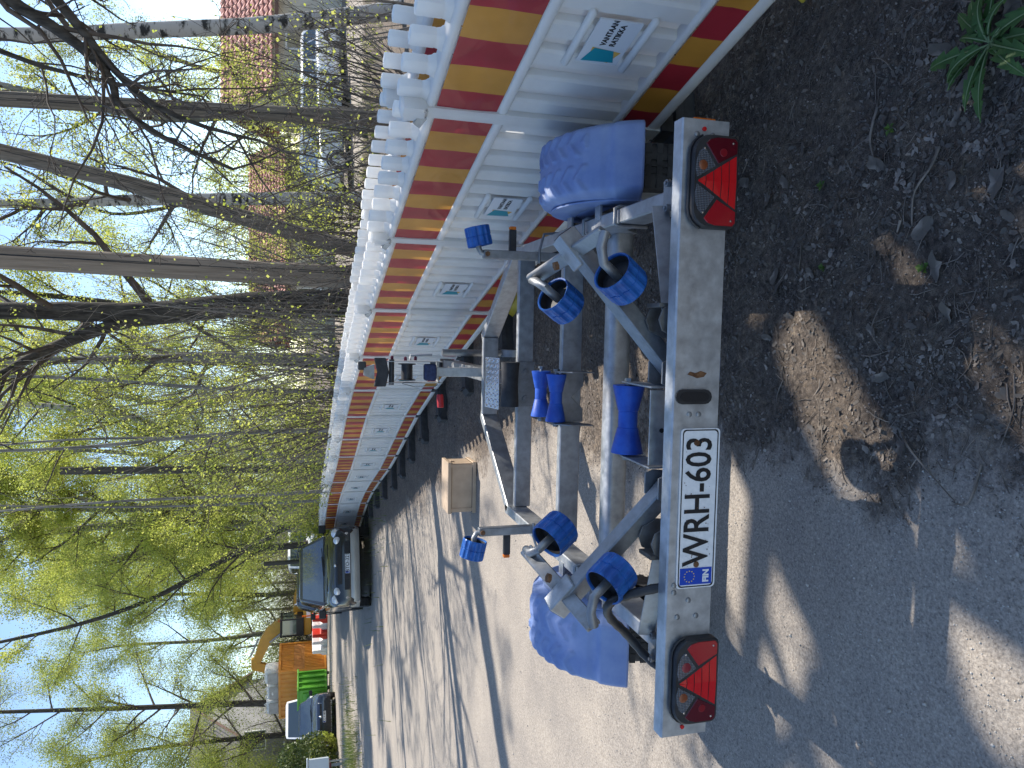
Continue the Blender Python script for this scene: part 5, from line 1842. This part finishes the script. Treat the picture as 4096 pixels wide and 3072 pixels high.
for i, (x, y, h, s_, n, lb, lp) in enumerate(SH):
    shrub('sucker_shrub', lb, (x, y, gz(x, y)), h, s_, n, 200 + i, LEAF_Y, .030 + .0009 * y, 7 if y > 11 else 4, lp, TWIG_P if i % 2 else TWIG)
shrub('budding_bush', 'bright yellow-green bush just behind the far fence end', (-3.75, 22.0, .1), 1.7, .6, 30, 231, LEAF_Y, .085, 9, 1, TWIG)
BR = [(-3.0, 44), (-5.5, 46), (-7.0, 38), (-8.2, 47), (-10.2, 50), (-12.0, 51), (-13.8, 50), (-15.6, 49.5), (-17.4, 49), (-19.4, 50), (-21.4, 49), (-23.6, 48), (-26.0, 49), (-28.5, 48)]
for i, (x, y) in enumerate(BR):
    shrub('bare_bush', 'grey-brown bare thicket bush behind the road, %s from the right' % ORD[i], (x, y, .2), 4.3 + .6 * math.sin(i * 2.3), .9, 120, 250 + i, LEAF_G, .07, 3, .3, TWIG_P, 10, 'bare thicket behind the road')
# clipped evergreen shrub at the left edge
def leaf_cloud(name, label, loc, sz, n, seed, leaf, size, cat='shrub'):
    r = thing(name, label, cat, loc)
    G = Grow(seed)
    for _ in range(n):
        u = V(G.r.gauss(0, 1), G.r.gauss(0, 1), G.r.gauss(0, 1)).normalized()
        k = (.55 + .45 * G.r.random() ** .5) * (1 + .12 * math.sin(u.x * 7 + seed) * math.sin(u.z * 6))
        G.lv.append((u.x * sz[0] * k, u.y * sz[1] * k, sz[2] + u.z * sz[2] * k))
    for i in range(14):
        a = G.r.uniform(0, 6.28)
        G.line([(0, 0, 0), (math.cos(a) * sz[0] * .3, math.sin(a) * sz[1] * .3, sz[2] * .7), (math.cos(a) * sz[0] * .7, math.sin(a) * sz[1] * .7, sz[2] * 1.4)], [.04, .025, .01], 5)
    G.wood('stems', TWIG, r)
    G.foliage('leaves', leaf, r, size)
    return r
leaf_cloud('evergreen_shrub', 'dense dark green rounded shrub at the left edge of the road', (-15.3, 29.4, .2), (1.75, 1.5, 1.25), 9000, 301, LEAF_D, .10)
leaf_cloud('evergreen_shrub', 'small fresh green shrub between the dark blue car and the rounded shrub', (-14.5, 30.3, .2), (.6, .6, .55), 1500, 302, LEAF_G, .09)
# far wood closing the view
G = Grow(400)
wl = []
for i in range(60):
    x = -85 + i * 2.9 + G.r.uniform(-1, 1)
    y = 82 + G.r.uniform(-6, 10)
    h = G.r.uniform(7, 12)
    for _ in range(1100):
        u = V(G.r.gauss(0, 1), G.r.gauss(0, 1), G.r.gauss(0, 1)).normalized() * (.4 + .6 * G.r.random() ** .5)
        wl.append((x + u.x * 3.0, y + u.y * 3.0, h * .52 + u.z * h * .5))
    G.line([(x, y, 0), (x + .2, y, h * .5), (x, y, h * .95)], [.2, .13, .04], 5)
fw = bpy.data.objects.new('far_wood', None)
col.objects.link(fw)
tag(fw, 'hazy green wood closing the view far behind everything', None, None, 'stuff')
G.wood('trunks', TWIG_P, fw)
G.foliage('foliage', LEAF_G, fw, .24, wl)

# ------------------------------------------------------------------ ground litter, twigs, stones
DEAD = mat('dead_leaf', (.10, .085, .072), (.27, .23, .195), rough=.85, scale=9, detail=3, c3=(.10, .086, .073))
def leaf_shape(r, s, lobes):
    n = 12
    pts = [V(0, 0, 0)]
    cu, tw = r.uniform(-.5, 1.2), r.uniform(-.4, .4)
    for i in range(n):
        q = 2 * math.pi * i / n
        rr = (.62 + .38 * abs(math.cos(q)) ) * (1 + lobes * math.sin(q * 5 + 1) * .5 + r.uniform(-.12, .12))
        x, y = math.cos(q) * rr, math.sin(q) * rr * .72
        pts.append(V(x * s, y * s, s * (cu * .35 * y * y + tw * x * y + r.uniform(-.05, .05) + .1 * abs(x))))
    return pts, [(0, i + 1, (i + 1) % n + 1) for i in range(n)]
def scatter(n, ylo, yhi, test, seed):
    g = np.random.default_rng(seed)
    out = []
    while len(out) < n:
        y = ylo * (yhi / ylo) ** g.random(4000)
        x = g.uniform(-1, 1, 4000) * (y * .62 + .45)
        m = soil_mask(x, y)
        ok = test(x, y, m, g)
        for a, b in zip(x[ok], y[ok]):
            out.append((a, b))
    out = np.array(out[:n])
    return np.column_stack([out, ground_z(out[:, 0], out[:, 1])])
def bake(name, label, protos, pos, rs, scale, m, tilt=.35, lift=.2):
    r = random.Random(rs)
    vs_, fs = [], []
    o = 0
    for x, y, z in pos:
        pv, pf = protos[r.randrange(len(protos))]
        s = scale(r, y)
        R = Matrix.Rotation(r.uniform(0, 6.28), 3, 'Z') @ Matrix.Rotation(r.gauss(0, tilt), 3, 'X') @ Matrix.Rotation(r.gauss(0, tilt), 3, 'Y')
        R = R * s
        for p in pv:
            q = R @ p
            vs_.append((x + q.x, y + q.y, z + q.z + lift * s))
        fs += [(a + o, b + o, c + o) for a, b, c in pf]
        o += len(pv)
    me = np_mesh(name, np.array(vs_), np.array(fs), m)
    ob = bpy.data.objects.new(name, me)
    col.objects.link(ob)
    return tag(ob, label, None, None, 'stuff')
r_ = random.Random(5)
protos = [leaf_shape(r_, 1, r_.choice((0, .25, .4))) for _ in range(14)]
soilpos = scatter(7500, 1.15, 9, lambda x, y, m, g: (m > .55) & (x < 1.6) & (vnoise(x, y, 77, .28) + g.random(len(x)) * .5 > .55), 5)
bake('leaf_litter', 'small brown crumbled leaves strewn over the dark soil', protos, soilpos, 9, lambda r, y: r.uniform(.004, .012) * (1.6 if r.random() < .06 else 1), DEAD)
CRUMB = mat('pale_crumbs', (.16, .14, .12), (.42, .38, .33), rough=.9, scale=40)
def stone(r):
    pts = []
    for q in ((1, 0, 0), (-1, 0, 0), (0, 1, 0), (0, -1, 0), (0, 0, 1), (0, 0, -1)):
        pts.append(V(*q) * r.uniform(.6, 1.2))
    return pts, [(0, 2, 4), (2, 1, 4), (1, 3, 4), (3, 0, 4), (2, 0, 5), (1, 2, 5), (3, 1, 5), (0, 3, 5)]
st_p = [stone(r_) for _ in range(10)]
bake('soil_crumbs', 'pale grit and soil crumbs between the leaves', st_p, scatter(13000, 1.15, 6, lambda x, y, m, g: (m > .3) & (x < 1.6), 15), 19, lambda r, y: r.uniform(.0012, .0055), mat('soil_crumb', (.06, .052, .046), (.26, .225, .195), rough=.95, scale=60), .6)
bake('gravel', 'small loose stones on the trodden gravel', st_p, scatter(5200, 1.2, 7, lambda x, y, m, g: (m < .5) & (vnoise(x, y, 88, .5) + g.random(len(x)) * .6 > .5), 16), 20, lambda r, y: r.uniform(.0015, .0045) * (2.0 if r.random() < .02 else 1), mat('gravel_stone', (.16, .15, .14), (.50, .47, .43), rough=.9, scale=50), .6)
# fibres and small twigs
def fibre(r):
    k, pts, fs = 4, [], []
    L = 1.0
    b = r.uniform(-.5, .5)
    for i in range(k):
        t = i / (k - 1) - .5
        c = V(t * L, b * (t * t - .1) + r.uniform(-.04, .04), r.uniform(0, .05))
        for q in (0, 2.1, 4.2):
            pts.append(c + V(0, math.cos(q), math.sin(q)) * .022)
    for i in range(k - 1):
        for j in range(3):
            a, c = i * 3 + j, i * 3 + (j + 1) % 3
            fs += [(a, c, c + 3), (a, c + 3, a + 3)]
    return pts, fs
fb = [fibre(r_) for _ in range(12)]
bake('twig_litter', 'thin dry stalks and twig bits lying over the soil', fb, scatter(2600, 1.15, 7, lambda x, y, m, g: (m > .35) & (x < 1.6), 17), 21, lambda r, y: r.uniform(.02, .07) * (1.6 if r.random() < .06 else 1), mat('dry_stalk', (.07, .058, .048), (.24, .20, .165), rough=.9, scale=8), .12, .03)
# larger dead leaves lie singly
bigm = []
for i in range(7):
    b = B()
    pv, pf = leaf_shape(r_, .036, (0, .3, .45, .2)[i % 4])
    b.add(pv, pf)
    stem = B()
    b.tube([V(-.03, 0, .004), V(-.05, .004, .008)], .0012, 4)
    bigm.append(b.mesh('dead_leaf', DEAD, 0, fix=False))
for i, (x, y, z) in enumerate(scatter(34, 1.2, 3.0, lambda x, y, m, g: (m > .7) & (x < 1.0), 18)):
    o = bpy.data.objects.new('dead_leaf', bigm[i % 7])
    col.objects.link(o)
    o.location = (x, y, z + .008)
    o.rotation_euler = (r_.gauss(0, .25), r_.gauss(0, .25), r_.uniform(0, 6.28))
    s = r_.uniform(.55, 1.15)
    o.scale = (s, s, s)
    tag(o, 'large curled grey-brown dead leaf lying on the dark soil', 'dead leaf', 'large dead leaves on the soil')
DRY = MATS['dry_stalk']
def twig(label, pts, r0, side=()):
    b = B()
    P0 = [V(x, y, gz(x, y) + h) for x, y, h in pts]
    pp = spline([tuple(p) for p in P0], 12)
    b.tube(pp, [r0 * (1 - .6 * i / 11) for i in range(12)], 6)
    for f, dx, dy, L in side:
        p = pp[int(f * 11)]
        b.tube([p, p + V(dx, dy, .01) * L * .5, p + V(dx, dy, .0) * L + V(0, 0, -.002)], [r0 * .5, r0 * .4, r0 * .2], 5)
    o = b.obj('fallen_twig', DRY, None, 50)
    return tag(o, label, 'twig')
twig('arched thin twig crossing the sunlit soil patch near the bottom', [(-.13, 1.62, .008), (-.17, 1.57, .03), (-.235, 1.50, .02), (-.29, 1.45, .006)], .0035, ((.5, -.6, .5, .05), (.7, .7, .2, .06)))
twig('bent twig with a hooked end beside the arched twig', [(-.19, 1.38, .006), (-.27, 1.405, .006), (-.295, 1.425, .008), (-.29, 1.46, .006)], .0032, ((.6, -.2, .9, .06),))
twig('long straight stalk lying near the bottom edge of the soil', [(.02, 1.30, .005), (-.06, 1.305, .005), (-.15, 1.335, .005)], .0026)
twig('thick curved twig lying below the dandelion side of the soil', [(.60, 1.50, .006), (.555, 1.52, .012), (.50, 1.575, .01), (.42, 1.585, .005)], .0045)
twig('dark root-like twig near the fence foot', [(.78, 1.72, .006), (.70, 1.74, .01), (.62, 1.72, .006)], .0045)
twig('short pale broken stick on the soil under the right tail light', [(.44, 1.62, .008), (.41, 1.635, .010)], .0045)
twig('slender forked twig in the shaded soil left of the right light', [(.22, 1.70, .006), (.15, 1.72, .01), (.09, 1.69, .006)], .0022, ((.4, .2, -.9, .07),))

# ------------------------------------------------------------------ dandelion and small weeds
DAND = mat('dandelion_leaf', (.035, .095, .022), (.075, .16, .04), rough=.55, scale=14, detail=5, trans=.3, bump=.15)
RIB = mat('leaf_rib', (.16, .22, .10), rough=.5)
dn = thing('dandelion', 'dandelion rosette with long toothed leaves in the lower right corner', 'plant', (.79, 1.345, gz(.79, 1.345)))
dr = random.Random(12)
for i in range(19):
    a = i * 2.39 + dr.uniform(-.3, .3)
    L = dr.uniform(.11, .20)
    el = math.radians(dr.uniform(18, 62))
    n = 15
    b = B()
    vs_, fs = [], []
    mids = []
    for k in range(n + 1):
        t = k / n
        w = (.010 + .55 * t * (1 - t ** 2.2)) * L * .34
        lobe = 1 + (.65 if k % 3 == 0 else -.45 if k % 3 == 2 else .05) * (1 - t * .6)
        w *= max(.25, lobe)
        s = L * t
        hgt = math.sin(el) * s - (s * s / L) * (math.sin(el) * .95)
        out = s * math.cos(el * .7)
        c = V(out, 0, hgt + .012)
        back = -.010 * (1 if k % 3 == 0 else 0)
        vs_ += [c + V(back, w, w * .28), c, c + V(back, -w, w * .28)]
        mids.append(c + V(0, 0, .0012))
    for k in range(n):
        fs += [(k * 3, k * 3 + 1, k * 3 + 4, k * 3 + 3), (k * 3 + 1, k * 3 + 2, k * 3 + 5, k * 3 + 4)]
    b.add(vs_, fs)
    o = b.obj('leaf', DAND, dn, 0, rot=(dr.uniform(-.2, .2), 0, a))
    q = B()
    q.tube(mids, [.0022 * (1 - k / (n + 2)) + .0004 for k in range(n + 1)], 5)
    q.obj('midrib', RIB, o, 50)
for i, (x, y, lb) in enumerate(((.70, 1.66, 'small seedling with pale oval leaves between dandelion and fence'), (.36, 1.93, 'tiny weed beneath the right tail light'), (.30, 1.55, 'tiny clover-like weed in the middle of the shaded soil'), (.62, 1.95, 'small weed tuft beside the fence foot'))):
    w = thing('weed', lb, 'weed', (x, y, gz(x, y)))
    for k in range(5):
        b = B()
        L = dr.uniform(.016, .03)
        b.add([V(0, 0, .004), V(L * .5, L * .3, .012), V(L, 0, .010), V(L * .5, -L * .3, .012)], [(0, 1, 2), (0, 2, 3)])
        b.obj('leaf', mat('weed_leaf', (.06, .13, .02), (.14, .22, .03), rough=.5, scale=30, trans=.3), w, 0, rot=(0, dr.uniform(-.6, .1), k * 1.3))
# grass on the far verge and a few blades on the soil
gr = np.random.default_rng(91)
gp = []
for (cx, cy, sx, sy, n, h) in ((-12.2, 22.5, 2.2, 3.2, 5000, .22), (-17, 33, 3, 3, 2500, .3), (3.0, 18, 6, 4, 4500, .25), (1.8, 9, .8, 3.5, 1500, .18), (-16, 46, 9, 2, 3000, .35)):
    gp.append(np.column_stack([gr.normal(cx, sx * .5, n), gr.normal(cy, sy * .5, n), np.full(n, h)]))
gp = np.concatenate(gp)
gp = gp[gp[:, 0] > -999]
n = len(gp)
bz = ground_z(gp[:, 0], gp[:, 1])
a = gr.uniform(0, 6.28, n)
h = gp[:, 2] * gr.uniform(.4, 1.2, n)
lean = gr.uniform(.1, .6, n) * h
base = np.column_stack([gp[:, 0], gp[:, 1], bz - .01])
dxy = np.column_stack([np.cos(a), np.sin(a), np.zeros(n)])
sd = np.column_stack([-np.sin(a), np.cos(a), np.zeros(n)]) * .008
tip = base + dxy * lean[:, None] + np.column_stack([np.zeros(n), np.zeros(n), h])
me = np_mesh('grass', np.stack([base - sd, base + sd, tip], 1).reshape(-1, 3), np.arange(n * 3).reshape(-1, 3), mat('spring_grass', (.07, .13, .02), (.20, .21, .06), rough=.6, scale=.8, trans=.35))
go = bpy.data.objects.new('grass', me)
col.objects.link(go)
tag(go, 'short spring grass on the verges and under the trees', None, None, 'stuff')
